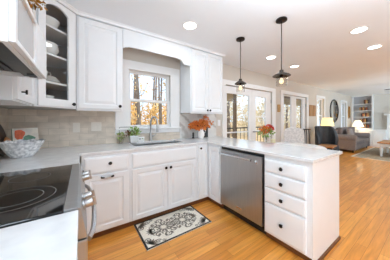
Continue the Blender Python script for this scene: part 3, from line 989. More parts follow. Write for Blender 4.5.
# black round tray with a wooden board at the very left
tb = thing('cutting_board', 'round black board leaning on left wall at the frame edge', 'board', (-.585, 2.22, Z0), PI / 2)
mt = Matrix.Rotation(math.radians(-10), 4, 'X') @ Matrix.Translation((0, 0, .16)) @ Matrix.Rotation(PI / 2, 4, 'X')
obj('board', lathe(nb(), [(.155, 0), (.16, .005), (.155, .014), (0, .014)], 40, mt), M['black'], tb, smooth=True)
wb_ = thing('wooden_board', 'small round wooden board leaning before the black board', 'board', (-.560, 2.30, Z0), PI / 2)
mt = Matrix.Rotation(math.radians(-10), 4, 'X') @ Matrix.Translation((0, 0, .085)) @ Matrix.Rotation(PI / 2, 4, 'X')
obj('board', lathe(nb(), [(.08, 0), (.085, .004), (.08, .012), (0, .012)], 36, mt), M['midwood'], wb_, smooth=True)

# dried swag hanging on the narrow wall cabinet
sw = thing('dried_leaf_swag', 'gold dried-leaf swag with white ribbon hanging by the glass-door cabinet', 'swag', (-.288, 1.68, 2.115))
sw.scale = (.9, .9, .8)
obj('gold_leaves', leaves(leaves(nb(), 70, (0, -.06, -.01), (.025, .07, .075), .045), 26, (.035, .075, .045), (.02, .035, .035), .035), M['gold'], sw, recalc=False)
rb = nb()
tube(rb, [(.0, -.03, -.03), (.004, -.03, -.10), (-.002, -.025, -.17), (.003, -.03, -.235)], .008, 6, [.004, .008, .01, .014])
tube(rb, [(.0, -.01, -.03), (.004, .0, -.10), (-.002, .005, -.19)], .008, 6, [.004, .007, .011])
obj('ribbon', rb, M['ribbon'], sw, smooth=True)

# ------------------------------------------------------------ around the sink
pt = thing('potted_plant', 'leafy green plant in white square pot left of the faucet', 'plant', (.625, 2.515, Z0))
bm = nb()
b_ = [bm.verts.new((sx * .045, sy * .045, 0)) for sx, sy in ((-1, -1), (1, -1), (1, 1), (-1, 1))]
t_ = [bm.verts.new((sx * .058, sy * .058, .105)) for sx, sy in ((-1, -1), (1, -1), (1, 1), (-1, 1))]
i_ = [bm.verts.new((sx * .052, sy * .052, .105)) for sx, sy in ((-1, -1), (1, -1), (1, 1), (-1, 1))]
j_ = [bm.verts.new((sx * .050, sy * .050, .09)) for sx, sy in ((-1, -1), (1, -1), (1, 1), (-1, 1))]
bm.faces.new(b_); bm.faces.new(j_)
for a, b in ((b_, t_), (t_, i_), (i_, j_)):
    for k in range(4):
        bm.faces.new((a[k], a[(k + 1) % 4], b[(k + 1) % 4], b[k]))
obj('pot', bm, M['ceramic'], pt)
fo = leaves(nb(), 75, (.015, 0, .155), (.075, .05, .055), .042, shell=.1, aspect=.7)
obj('foliage', fo, M['green'], pt, recalc=False)
obj('red_foliage', leaves(nb(), 26, (-.085, -.005, .14), (.035, .04, .03), .035, shell=.1, aspect=.7), M['redleaf'], pt, recalc=False)
st = nb()
for k in range(7):
    a = k * .9
    tube(st, [(.015 * math.cos(a), .015 * math.sin(a), .088), (.04 * math.cos(a), .03 * math.sin(a), .15), (.07 * math.cos(a), .045 * math.sin(a), .19)], .002, 5)
obj('stems', st, M['stem'], pt)

jr = thing('plant_jar', 'clear glass jar of trailing green cuttings beside the white pot', 'jar', (.452, 2.53, Z0))
obj('glass', lathe(nb(), [(.0, .001), (.036, .001), (.042, .01), (.045, .06), (.040, .09), (.042, .10)], 24, cap=False), M['lampglass'], jr, smooth=True)
obj('cuttings', leaves(leaves(nb(), 34, (0, -.005, .11), (.045, .035, .035), .036, shell=.1, aspect=.6), 20, (.0, -.0, .065), (.022, .022, .028), .022, shell=.1), mat('yellow_green_cuttings', (168, 178, 96), .55, rgb2=(120, 148, 70), scale=40), jr, recalc=False)

ws_ = thing('wire_stand', 'thin black wire stand behind the plants at the window', 'stand', (.60, 2.55, Z0))
wsb = nb()
tube(wsb, [(-.15, .045, .001), (-.15, .045, .215), (-.14, .045, .225), (.06, .045, .225), (.085, .045, .235)], .0035, 6)
tube(wsb, [(.03, .045, .001), (.03, .045, .225)], .003, 6)
obj('frame', wsb, M['black'], ws_)

sp_ = thing('sponge_holder', 'small white ceramic dish with dark dot between plant pot and faucet', 'dish', (.745, 2.56, Z0))
obj('body', box(nb(), -.05, .05, -.02, .02, 0, .075, .008), M['ceramic'], sp_)
mt = Matrix.Translation((-.018, -.0202, .045)) @ Matrix.Rotation(PI / 2, 4, 'X')
obj('dark_dot', lathe(nb(), [(.009, 0), (.008, .002), (0, .0025)], 14, mt), M['black'], sp_)
mt = Matrix.Translation((.02, -.0202, .05)) @ Matrix.Rotation(PI / 2, 4, 'X')
obj('green_dot', lathe(nb(), [(.008, 0), (.007, .002), (0, .0025)], 14, mt), M['green'], sp_)

# orange flowers in the pitcher, black canister
pv = thing('flower_pitcher', 'white pitcher of orange autumn flowers on the counter right of the sink', 'vase', (1.80, 2.47, Z0))
obj('pitcher', lathe(nb(), [(.045, 0), (.052, .006), (.068, .05), (.066, .09), (.046, .135), (.044, .155), (.056, .185), (.052, .185), (.040, .155), (.042, .135), (.06, .09), (.06, .05), (0, .012)], 28), M['ceramic'], pv, smooth=True)
obj('handle', tube(nb(), [(.05, 0, .165), (.085, 0, .16), (.10, 0, .13), (.09, 0, .095), (.064, 0, .085)], .007, 8), M['ceramic'], pv, smooth=True)
fl_ = nb()
leaves(fl_, 260, (-.02, -.01, .235), (.19, .09, .06), .055, shell=.05, aspect=.75)
leaves(fl_, 40, (.10, 0, .34), (.05, .04, .07), .045, shell=.05, aspect=.7)
leaves(fl_, 40, (-.18, -.02, .225), (.07, .06, .05), .05, shell=.05, aspect=.7)
leaves(fl_, 26, (.17, -.04, .26), (.07, .05, .04), .045, shell=.05, aspect=.7)
obj('flowers', fl_, M['orange'], pv, recalc=False)
ds = nb()
leaves(ds, 40, (0, 0, .22), (.16, .08, .05), .05, shell=.05, aspect=.7)
obj('dark_leaves', ds, M['redleaf'], pv, recalc=False)
st = nb()
for k in range(9):
    a = k * .7
    tube(st, [(.012 * math.cos(a), .012 * math.sin(a), .02), (.03 * math.cos(a), .03 * math.sin(a), .17), (.11 * math.cos(a), .06 * math.sin(a), .24)], .0022, 5)
obj('stems', st, M['stem'], pv)
ck = thing('black_canister', 'tall narrow black canister on counter just right of the white pitcher', 'canister', (1.975, 2.565, Z0))
obj('body', box(nb(), -.038, .038, -.038, .038, 0, .18, .006), M['black'], ck)
obj('lid', box(nb(), -.039, .039, -.039, .039, .1805, .198, .004), M['black'], ck)
pm = thing('pepper_mill', 'small dark mill half behind the left side of the white pitcher', 'mill', (1.665, 2.52, Z0))
obj('body', lathe(nb(), [(.022, 0), (.023, .01), (.015, .03), (.018, .06), (.015, .075), (.0, .075)], 18), M['darkwood'], pm, smooth=True)
obj('cap', lathe(nb(), [(.012, .0755), (.018, .085), (.016, .10), (.006, .105), (0, .106)], 18), M['bronze'], pm, smooth=True)

# ------------------------------------------------------------ kitchen rug
kr = thing('kitchen_rug', 'cream and charcoal damask kitchen mat on oak floor before the sink cabinet', 'rug', (.912, 1.812, 0.001), math.radians(.5))
RW, RD = .80, .475
obj('mat', box(nb(), -RW / 2, RW / 2, -RD / 2, RD / 2, 0, .008, .002), M['rugcream'], kr)
e = .02
brd = nb()
cells(brd, [-RW / 2, -RW / 2 + e, RW / 2 - e, RW / 2], [-RD / 2, -RD / 2 + e, RD / 2 - e, RD / 2], lambda a, b: not (abs(a) < RW / 2 - e and abs(b) < RD / 2 - e), FZ, .0081, .0095)
obj('border', brd, M['rugdark'], kr)
mot = nb()
def scroll(cx_, cy_, r, a0, turns, w, flip=1):
    n = 22
    pts = []
    for k in range(n):
        u = k / (n - 1)
        a = a0 + flip * u * turns * 2 * PI
        rr = r * (1 - .82 * u)
        pts.append((cx_ + rr * math.cos(a), cy_ + rr * math.sin(a)))
    L_, R_ = [], []
    for k in range(n):
        p = Vector(pts[k]); q = Vector(pts[min(k + 1, n - 1)]) - Vector(pts[max(k - 1, 0)])
        q.normalize()
        nn = Vector((-q.y, q.x)) * w * (1 - .4 * k / n)
        L_.append(p + nn); R_.append(p - nn)
    for k in range(n - 1):
        bot = [mot.verts.new((v.x, v.y, .0083)) for v in (L_[k], R_[k], R_[k + 1], L_[k + 1])]
        mot.faces.new(bot)
def petal(cx_, cy_, a, l, w):
    d = Vector((math.cos(a), math.sin(a))); s = Vector((-d.y, d.x)); p = Vector((cx_, cy_))
    pts = [p, p + d * l * .35 + s * w, p + d * l * .75 + s * w * .6, p + d * l, p + d * l * .75 - s * w * .6, p + d * l * .35 - s * w]
    mot.faces.new([mot.verts.new((v.x, v.y, .0083)) for v in pts])
def medallion(cx_, cy_, s):
    for k in range(12):
        a = k * PI / 6
        petal(cx_ + .02 * s * math.cos(a), cy_ + .02 * s * math.sin(a), a, .05 * s, .009 * s)
        petal(cx_ + .085 * s * math.cos(a + .26), cy_ + .085 * s * math.sin(a + .26), a + .5, .045 * s, .011 * s)
    for k in range(8):
        a = k * PI / 4
        scroll(cx_ + .098 * s * math.cos(a), cy_ + .098 * s * math.sin(a), .034 * s, a + 2, 1.3, .0055 * s, 1 if k % 2 else -1)
    for k in range(6):
        a = k * PI / 3 + .3
        scroll(cx_ + .055 * s * math.cos(a), cy_ + .055 * s * math.sin(a), .024 * s, a, 1.2, .005 * s)
medallion(-.125, 0, 1.3)
medallion(.125, 0, 1.3)
for sx in (-1, 1):
    for k in range(5):
        petal(sx * .26, 0, (0 if sx > 0 else PI) + (k - 2) * .5, .07, .013)
    scroll(sx * .25, .06, .034, 0, 1.4, .006, sx); scroll(sx * .25, -.06, .034, 0, 1.4, .006, -sx)
    for sy in (-1, 1):
        cx_, cy_ = sx * (RW / 2 - .055), sy * (RD / 2 - .055)
        for k in range(7):
            a = math.atan2(-sy, -sx) + (k - 3) * .42
            petal(cx_, cy_, a, .085, .013)
        scroll(cx_ - sx * .085, cy_, .03, 0, 1.4, .006, sx * sy); scroll(cx_, cy_ - sy * .07, .03, PI, 1.4, .006, -sx * sy)
        scroll(cx_ - sx * .14, cy_ + sy * .012, .02, 0, 1.3, .005, -sx * sy)
    for k in range(-3, 4):
        pass
obj('damask_motif', mot, M['ruggrey'], kr)

# ------------------------------------------------------------ breakfast table beyond the peninsula
TX, TY, TZ = 3.40, 1.62, .75
bt = thing('breakfast_table', 'round white pedestal table behind the peninsula counter', 'table', (TX, TY, 0))
obj('tabletop', lathe(nb(), [(.47, TZ - .035), (.50, TZ - .025), (.505, TZ - .012), (.49, TZ), (0, TZ)], 56), M['chairpaint'], bt, smooth=True)
obj('pedestal', lathe(nb(), [(.05, .08), (.075, .12), (.06, .2), (.04, .4), (.055, .55), (.07, .65), (.16, TZ - .036), (0, TZ - .036)], 28), M['chairpaint'], bt, smooth=True)
for k in range(4):
    a = k * PI / 2 + .4
    obj('foot', tube(nb(), [(.03 * math.cos(a), .03 * math.sin(a), .12), (.18 * math.cos(a), .18 * math.sin(a), .09), (.34 * math.cos(a), .34 * math.sin(a), .025)], .03, 8, [.04, .032, .024]), M['chairpaint'], bt, smooth=True)

vz = thing('flower_vase', 'clear glass vase of mixed red and orange flowers on the round white table', 'vase', (3.17, 2.05, TZ + .0008))
vz.scale = (.8, .8, .86)
obj('glass', lathe(nb(), [(0, .001), (.04, .001), (.046, .02), (.05, .15), (.056, .20)], 24, cap=False), M['lampglass'], vz, smooth=True)
st = nb()
for k in range(10):
    a = k * 2 * PI / 10
    tube(st, [(-.02 * math.cos(a), -.02 * math.sin(a), .012), (.03 * math.cos(a), .03 * math.sin(a), .18), (.09 * math.cos(a), .09 * math.sin(a), .30)], .003, 5)
obj('stems', st, M['stem'], vz)
obj('greenery', leaves(nb(), 130, (0, 0, .27), (.17, .17, .10), .07, shell=.1, aspect=.5), M['green'], vz, recalc=False)
obj('orange_blooms', leaves(nb(), 130, (-.045, .03, .33), (.12, .12, .09), .05, shell=.05, aspect=.9), M['petalorange'], vz, recalc=False)
obj('red_blooms', leaves(nb(), 110, (.06, -.03, .36), (.10, .10, .08), .05, shell=.05, aspect=.9), M['petalred'], vz, recalc=False)
ca = thing('candle', 'short ivory candle on small dish beside the flower vase', 'candle', (3.31, 1.99, TZ + .0008))
obj('dish', lathe(nb(), [(.05, 0), (.075, .008), (.075, .011), (.05, .004), (0, .004)], 24), M['ceramic'], ca, smooth=True)
obj('wax', lathe(nb(), [(.046, .0045), (.046, .095), (.03, .098), (0, .094)], 24), M['ivory'], ca, smooth=True)
obj('wick', tube(nb(), [(0, 0, .094), (.001, 0, .108)], .0015, 5), M['black'], ca)


def dining_chair(label, loc, rz, cover):
    t = thing('dining_chair', label, 'chair', loc, rz)
    obj('seat', box(nb(), -.22, .22, -.21, .21, .43, .475, .015, 3), cover, t)
    bp = [(-.215, .52), (.215, .52), (.225, .93), (.21, 1.0), (.14, 1.035), (0, 1.055), (-.14, 1.035), (-.21, 1.0), (-.225, .93)]
    bm = prism(nb(), bp, FX, .185, .225)
    bmesh.ops.bevel(bm, geom=bm.edges[:], offset=.008, segments=2, affect='EDGES')
    obj('backrest', bm, cover, t)
    for sx in (-1, 1):
        obj('leg', tube(nb(), [(sx * .19, -.18, .43), (sx * .195, -.19, .0)], .02, 8, [.022, .015]), M['chairpaint'], t, smooth=True)
        obj('leg', tube(nb(), [(sx * .19, .18, .0), (sx * .19, .195, .43), (sx * .19, .205, .6)], .02, 8, [.015, .022, .02]), M['chairpaint'], t, smooth=True)
    return t


dining_chair('white covered dining chair with arched back behind the round white table', (4.30, 2.02, 0), math.radians(-58), M['lace'])

# ------------------------------------------------------------ living end of the room
def stand(label, x, y):
    t = thing('plant_stand', label, 'stand', (x, y, 0))
    obj('top', lathe(nb(), [(.10, .94), (.11, .945), (.11, .965), (.10, .97), (0, .97)], 24), M['darkwood'], t, smooth=True)
    for k in range(3):
        a = k * 2 * PI / 3 + .5
        obj('leg', tube(nb(), [(.06 * math.cos(a), .06 * math.sin(a), .94), (.10 * math.cos(a), .10 * math.sin(a), .45), (.17 * math.cos(a), .17 * math.sin(a), 0.0)], .014, 8), M['darkwood'], t, smooth=True)
    obj('lower_ring', lathe(nb(), [(.10, .44), (.118, .44), (.118, .455), (.10, .455), (.10, .44)], 24, cap=False), M['darkwood'], t, smooth=True)


stand('slim dark three-legged plant stand beside the far french doors', 5.74, 2.36)

ac = thing('leather_armchair', 'charcoal leather barrel armchair with its back towards the kitchen', 'armchair', (6.68, 2.16, 0), math.radians(-40))
ac.scale = (.74, .74, 1.0)
obj('seat', box(nb(), -.30, .30, -.36, .26, .22, .46, .05, 3), M['leather'], ac)
bm = nb()
n = 22
ins, outs = [], []
for k in range(n + 1):
    a = math.radians(-20) + math.radians(220) * k / n
    f_ = math.sin(min(1, max(0, (math.sin(a) + .35) / 1.0)) * PI / 2)
    ztop = .62 + .42 * f_
    ro, ri = .42, .32
    outs.append((ro * math.cos(a), ro * math.sin(a) * .95, ztop))
    ins.append((ri * math.cos(a), ri * math.sin(a) * .95, ztop))
rows = []
for (ox, oy, zt), (ix, iy, _) in zip(outs, ins):
    rows.append([bm.verts.new((ox * .93, oy * .93, .20)), bm.verts.new((ox, oy, .5)), bm.verts.new((ox * 1.04, oy * 1.04, zt - .02)), bm.verts.new((ox * .98, oy * .98, zt)), bm.verts.new((ix * 1.03, iy * 1.03, zt)), bm.verts.new((ix, iy, zt - .03)), bm.verts.new((ix, iy, .20))])
for a, b in zip(rows, rows[1:]):
    for k in range(7):
        bm.faces.new((a[k], a[(k + 1) % 7], b[(k + 1) % 7], b[k]))
bm.faces.new(rows[0]); bm.faces.new(list(reversed(rows[-1])))
obj('wrap_back', bm, M['leather'], ac, smooth=True)
for sx in (-1, 1):
    for sy in (-1, 1):
        obj('leg', tube(nb(), [(sx * .25, sy * .24 - .03, .21), (sx * .27, sy * .27 - .03, 0)], .02, 8, [.024, .014]), M['darkwood'], ac, smooth=True)

et = thing('side_table', 'low wood-topped side table with dark legs in front of charcoal armchair', 'table', (6.0, 1.93, 0), .1)
obj('top', box(nb(), -.27, .27, -.19, .19, .46, .495, .006), M['midwood'], et)
obj('apron', box(nb(), -.26, .26, -.17, .17, .40, .4595), M['darkwood'], et)
for sx in (-1, 1):
    for sy in (-1, 1):
        obj('leg', tube(nb(), [(sx * .24, sy * .15, .40), (sx * .25, sy * .16, 0)], .02, 8, [.022, .015]), M['darkwood'], et, smooth=True)
# amber lamp in front of the first living-room window
def lamp(label, x, y, zb, h, r0, r1, shm, table):
    t = thing('table_lamp', label, 'lamp', (x, y, zb))
    obj('lamp_base', lathe(nb(), [(.075, 0), (.08, .012), (.03, .03), (.05, .09), (.075, h * .27), (.05, h * .42), (.016, h * .47), (.012, h * .58), (0, h * .58)], 24), M['ceramic'] if not table else M['ivory'], t, smooth=True)
    obj('lamp_shade', lathe(nb(), [(r0, h * .52), (r1, h), (r1 - .004, h), (r0 - .004, h * .525), (r0, h * .52)], 32, cap=False), shm, t, smooth=True)
    l = bpy.data.lights.new('table_lamp_bulb', 'POINT')
    l.energy = 6; l.color = (1, .8, .52); l.shadow_soft_size = .05
    lo = bpy.data.objects.new('table_lamp_bulb', l)
    lo.location = (x, y, zb + h * .75)
    COL.objects.link(lo)
def pedestal(label, x, y, h, w):
    t = thing('lamp_table', label, 'table', (x, y, 0))
    obj('top', box(nb(), -w, w, -w, w, h - .03, h, .006), M['darkwood'], t)
    obj('shelf', box(nb(), -w + .02, w - .02, -w + .02, w - .02, .18, .20), M['darkwood'], t)
    for sx in (-1, 1):
        for sy in (-1, 1):
            obj('leg', box(nb(), sx * (w - .03) - .016, sx * (w - .03) + .016, sy * (w - .03) - .016, sy * (w - .03) + .016, 0, h - .0305), M['darkwood'], t)
pedestal('dark lamp table between charcoal armchair and window', 7.45, 2.38, .72, .2)
lamp('glowing amber table lamp behind the charcoal armchair', 7.45, 2.38, .721, .60, .20, .14, M['glow'], True)
pedestal('dark lamp table in the far corner behind the sofa end', 11.0, 2.30, .60, .22)
lamp('white-shaded lit table lamp beside bookshelf in the far corner', 10.98, 2.30,   .601, .62, .22, .10, M['shade'], False)

# sofa
sf = thing('sofa', 'taupe grey rolled-arm sofa below the round mirror', 'sofa', (9.55, 2.15, 0))
SX0, SX1, SY0, SY1 = 8.43, 10.62, 1.80, 2.56
obj('base', box(nb(), SX0 + .05, SX1 - .05, SY0 + .06, SY1, .09, .30, .02), M['sofa'], sf, world=True)
for i in range(2):
    a = SX0 + .22 + i * (SX1 - SX0 - .44) / 2
    b = a + (SX1 - SX0 - .44) / 2 - .006
    obj('seat_cushion', box(nb(), a, b, SY0 + .02, SY1 - .2, .302, .46, .045, 4), M['sofa'], sf, world=True, smooth=True)
    bm = box(nb(), a, b, SY1 - .30, SY1 - .06, .47, .93, .08, 4)
    obj('back_cushion', bm, M['sofa'], sf, world=True, smooth=True)
obj('back', box(nb(), SX0 + .08, SX1 - .08, SY1 - .15, SY1, .30, .86, .05, 4), M['sofa'], sf, world=True, smooth=True)
for s, xa in ((-1, SX0), (1, SX1 - .22)):
    bm = nb()
    box(bm, xa + .02, xa + .20, SY0 + .02, SY1 - .02, .09, .56, .03, 3)
    mt = Matrix.Translation((xa + .11, SY1 - .02, .55)) @ Matrix.Rotation(PI / 2, 4, 'X')
    lathe(bm, [(0, 0), (.10, .0), (.125, .02), (.125, SY1 - SY0 - .06), (.11, SY1 - SY0 - .04), (0, SY1 - SY0 - .035)], 24, mt)
    obj('arm', bm, M['sofa'], sf, world=True, smooth=True)
for xx in (SX0 + .12, SX1 - .12):
    for yy in (SY0 + .12, SY1 - .1):
        obj('foot', tube(nb(), [(xx, yy, .09), (xx, yy, 0.0125 if yy < 1.75 else 0)], .03, 8, [.034, .024]), M['darkwood'], sf, world=True, smooth=True)
pw = thing('cushion', 'mauve-grey cushion propped against left end of the sofa back', 'cushion', (8.90, 2.02, .485), 0.1)
bm = box(nb(), -.22, .22, -.07, .07, 0.002, .42, .069, 5)
bmesh.ops.transform(bm, matrix=Matrix.Rotation(math.radians(-14), 4, 'X'), verts=bm.verts)
obj('cover', bm, M['pillow'], pw, smooth=True)

# living rug, coffee table
lr = thing('area_rug', 'grey-beige rug with pale border under the coffee table', 'rug', (9.2, .2, 0.0005))
obj('pile', box(nb(), -1.55, 1.75, -2.0, 1.52, 0, .011, .003), M['jute'], lr)
eb = nb()
cells(eb, [-1.60, -1.55, 1.75, 1.80], [-2.05, -2.0, 1.52, 1.57], lambda a, b: a < -1.55 or a > 1.75 or b < -2.0 or b > 1.52, FZ, 0, .010)
obj('border', eb, M['juteedge'], lr)
cf = thing('coffee_table', 'round-edged coffee table with warm wood top and white turned legs', 'table', (8.95, .81, .0125))
obj('top', box(nb(), -.62, .62, -.46, .46, .44, .48, .018, 3), M['midwood'], cf)
obj('apron', cells(nb(), [-.56, -.53, .53, .56], [-.40, -.37, .37, .40], lambda a, b: abs(a) > .53 or abs(b) > .37, FZ, .34, .4395), M['chairpaint'], cf)
for sx in (-1, 1):
    for sy in (-1, 1):
        obj('leg', lathe(nb(), [(.022, 0), (.03, .03), (.026, .06), (.036, .14), (.046, .24), (.03, .30), (.045, .31), (.045, .3395), (0, .3395)], 16, Matrix.Translation((sx * .53, sy * .37, 0))), M['chairpaint'], cf, smooth=True)
db = thing('decorative_tray', 'dark oval tray on coffee table at right frame edge', 'tray', (8.98, .70, .4935))
obj('dish', lathe(nb(), [(.13, 0), (.17, .03), (.165, .03), (.125, .006), (0, .006)], 28), M['darkwood'], db, smooth=True)

# mirror, wall art
mr_ = thing('round_mirror', 'large round black-framed mirror on wall above the sofa', 'mirror', (8.97, WY, 1.63))
mt = Matrix.Translation((0, -.0005, 0)) @ Matrix.Rotation(PI / 2, 4, 'X')
obj('frame', lathe(nb(), [(.445, 0), (.495, 0), (.495, .022), (.485, .03), (.452, .03), (.445, .02), (.445, 0)], 56, mt, cap=False), M['bronze'], mr_, smooth=True)
obj('glass', lathe(nb(), [(.444, 0), (.444, .012), (0, .012)], 56, mt), M['mirror'], mr_)
wa = thing('wall_art', 'brown-gold two-panel wood art on wall right of far french doors', 'wall art', (6.83, WY, 1.57))
for i, x0 in enumerate((-.235, .012)):
    obj('panel', box(nb(), x0, x0 + .222, -.03, -.0005, -.19, .20, .004), mat('gold_brown_panel_%d' % i, (206, 160, 104), .5, rgb2=(120, 76, 42), scale=2, stretch=(9, 1, .3)), wa)
sc2 = thing('small_frame', 'small gold-framed picture on white wall between the two french doors', 'picture', (4.655, WY, 1.575))
obj('frame', cells(nb(), [-.062, -.045, .045, .062], [-.105, -.085, .085, .105], lambda a, b: abs(a) > .045 or abs(b) > .085, FX, -.018, -.0005), M['gold'], sc2)
obj('picture', box(nb(), -.045, .045, -.008, -.001, -.085, .085), mat('faded_tan_print', (190, 168, 128), .7, rgb2=(160, 132, 92), scale=20), sc2)
go = thing('gold_wall_ornament', 'slim gold oval ornament on wall left of bookshelf', 'wall ornament', (10.98, WY, 1.62))
mt = Matrix.Translation((0, -.0005, 0)) @ Matrix.Rotation(PI / 2, 4, 'X') @ Matrix.Diagonal((.55, 1.3, 1, 1))
obj('frame', lathe(nb(), [(.20, 0), (.24, .0), (.24, .02), (.22, .03), (.20, .02), (.20, 0)], 36, mt, cap=False), M['gold'], go, smooth=True)
obj('centre', lathe(nb(), [(.199, 0), (.199, .008), (.12, .02), (0, .03)], 36, mt), M['gold'], go, smooth=True)

# built-in bookcase on the far wall
bk = thing('built_in_bookcase', 'white built-in bookcase on far wall with grey back', 'bookcase', (11.45, 2.22, 0))
BX0, BX1, BY0, BY1 = 11.30, 11.597, 1.86, 2.605
bm = nb()
box(bm, BX0, BX1, BY0, BY0 + .03, .86, 2.40)
box(bm, BX0, BX1, BY1 - .03, BY1, .86, 2.40)
box(bm, BX0, BX1, BY0, BY1, 2.4005, 2.438)
box(bm, BX0 - .05, BX1, BY0, BY1, .80, .8595, .004)
box(bm, BX0 - .04, BX1, BY0, BY1, .001, .7995)
obj('case', bm, M['trimwhite'], bk, world=True)
obj('back_panel', box(nb(), BX1 - .012, BX1 - .001, BY0 + .0305, BY1 - .0305, .86, 2.40), mat('grey_back_panel', (190, 190, 194), .7, var=.01), bk, world=True)
SZ = (1.12, 1.40, 1.70, 2.02)
for z in SZ:
    obj('shelf', box(nb(), BX0 + .01, BX1 - .013, BY0 + .031, BY1 - .031, z - .022, z), M['trimwhite'], bk, world=True)
for y0 in (BY0 + .02, (BY0 + BY1) / 2 + .005):
    bm = panel(nb(), 0, .345, .08, .76, .018)
    bmesh.ops.transform(bm, matrix=Matrix.Translation((BX0 - .041, y0 + .345, 0)) @ Matrix.Rotation(-PI / 2, 4, 'Z'), verts=bm.verts)
    obj('door', bm, M['trimwhite'], bk, world=True)
spots = []
for si, z in enumerate((.8605,) + SZ):
    y = BY0 + .10 + (.10 if si % 2 else .04)
    for k in range(6 if si != 4 else 4):
        w = random.uniform(.03, .05)
        h = random.uniform(.15, .21)
        lb = '%s upright book, %s from right on the %s bookcase shelf' % (('rust', 'dark', 'tan')[(k + si) % 3], ('first', 'second', 'third', 'fourth', 'fifth', 'sixth')[k], ('lowest', 'second-lowest', 'middle', 'second-highest', 'highest')[si])
        b = thing('book', lb, 'book', (11.33, y, z + .0008), 0, 'books in the far bookcase')
        obj('cover', box(nb(), 0, .15, 0, w, 0, h, .002), M[('book1', 'book2', 'book3')[(k + si) % 3]], b)
        obj('pages', box(nb(), .004, .1495, .004, w - .004, h + .0001, h + .001), M['paper'], b)
        y += w + .002

# fireplace mantel on the far wall (partly out of frame)
fp = thing('fireplace_mantel', 'white fireplace surround on far wall at the right frame edge', 'fireplace', (11.5, .7, 0))
FY0, FY1 = -.30, 1.42
bm = nb()
box(bm, 11.36, 11.597, FY1 - .28, FY1, .001, 1.45, .004)
box(bm, 11.36, 11.597, FY0, FY0 + .28, .001, 1.45, .004)
box(bm, 11.36, 11.597, FY0 + .2801, FY1 - .2801, 1.05, 1.45, .004)
obj('surround', bm, M['trimwhite'], fp, world=True)
obj('mantel_shelf', box(nb(), 11.26, 11.597, FY0 - .1, FY1 + .08, 1.4505, 1.52, .01), M['trimwhite'], fp, world=True)
obj('firebox', box(nb(), 11.50, 11.597, FY0 + .2805, FY1 - .2805, .001, 1.0495), M['black'], fp, world=True)
def candlestick(label, y, h):
    t = thing('candlestick', label, 'candlestick', (11.42, y, 1.5208))
    obj('stick', lathe(nb(), [(.05, 0), (.052, .012), (.016, .03), (.024, .08), (.012, h * .5), (.022, h * .8), (.034, h), (0, h)], 18), M['gold'], t, smooth=True)
    obj('taper', lathe(nb(), [(.018, h + .0005), (.016, h + .09), (0, h + .1)], 14), M['ivory'], t, smooth=True)
candlestick('shorter brass candlestick at left end of the mantel', 1.30, .22)
candlestick('taller brass candlestick on the mantel near right frame edge', 1.16, .30)

# low white cabinet beneath the far wall, between bookcase and fireplace
lc = thing('low_cabinet', 'low white cabinet on far wall between the bookcase and fireplace', 'cabinet', (11.42, 1.64, 0))
obj('body', box(nb(), 11.27, 11.597, 1.425, 1.855, .001, .80, .004), M['trimwhite'], lc, world=True)
bm = panel(nb(), 0, .40, .08, .76, .018)
bmesh.ops.transform(bm, matrix=Matrix.Translation((11.269, 1.84, 0)) @ Matrix.Rotation(-PI / 2, 4, 'Z'), verts=bm.verts)
obj('door', bm, M['trimwhite'], lc, world=True)

# ceiling fan, one blade in the frame
cfn = thing('ceiling_fan', 'ceiling fan with dark blades at right edge over the living rug', 'ceiling fan', (8.35, .42, CZ))
obj('canopy', lathe(nb(), [(.07, -.0005), (.07, -.03), (.03, -.06), (.02, -.13), (0, -.13)], 24), M['trimwhite'], cfn, smooth=True)
obj('motor', lathe(nb(), [(.05, -.131), (.11, -.15), (.12, -.20), (.09, -.25), (0, -.26)], 28), M['trimwhite'], cfn, smooth=True)
for k in range(5):
    bm = prism(nb(), [(.13, -.045), (.62, -.07), (.68, 0), (.62, .07), (.13, .045)], FZ, -.215, -.205)
    bmesh.ops.transform(bm, matrix=Matrix.Rotation(k * 2 * PI / 5 + .55, 4, 'Z'), verts=bm.verts)
    obj('blade', bm, M['bronze2'], cfn)

# ------------------------------------------------------------ outside
gr = nb()
gx = [-14 + i * 3 for i in range(20)]
gy = [2.9 + j * 2.2 for j in range(14)]
gv = {}
for i, x in enumerate(gx):
    for j, y in enumerate(gy):
        gv[i, j] = gr.verts.new((x, y, -.75 + .055 * (y - 2.9) + .12 * math.sin(x * .9 + y)))
for i in range(len(gx) - 1):
    for j in range(len(gy) - 1):
        gr.faces.new((gv[i, j], gv[i + 1, j], gv[i + 1, j + 1], gv[i, j + 1]))
g_ = obj('ground', gr, M['litter'])
g_['kind'] = 'structure'


def gz(x, y):
    return -.75 + .055 * (y - 2.9) + .12 * math.sin(x * .9 + y)


def tree(x, y, r, h, label, group, crown):
    z = gz(x, y) - .1
    t = thing('tree', label, 'tree', (x, y, z), 0, group)
    pts, rad = [], []
    for k in range(7):
        u = k / 6
        pts.append((.15 * math.sin(u * 3 + x), .12 * math.sin(u * 2.3 + y), h * u)); rad.append(r * (1 - .62 * u))
    obj('trunk', tube(nb(), pts, r, 9, rad), M['bark'], t, smooth=True)
    br = nb()
    for k in range(7):
        a = random.uniform(0, 2 * PI); zz = h * random.uniform(.22, .85); L_ = random.uniform(.3, .5) if crown < 200 else random.uniform(.5, .95)
        tube(br, [(0.1 * math.sin(zz / h * 3 + x), 0, zz), (L_ * .5 * math.cos(a), L_ * .5 * math.sin(a), zz + L_ * .35), (L_ * math.cos(a), L_ * math.sin(a), zz + L_ * 1.6)], r * .2, 5, [r * .3, r * .18, r * .05])
    obj('branches', br, M['bark'], t)
    if crown:
        obj('leaves', leaves(nb(), crown, (0, 0, h * .56), ((1.0, 1.0, h * .40) if crown > 200 else (.42, .42, h * .34)), .17, shell=.1, aspect=.7), M['paleleaf' if crown > 200 else 'goldleaf'], t, recalc=False)


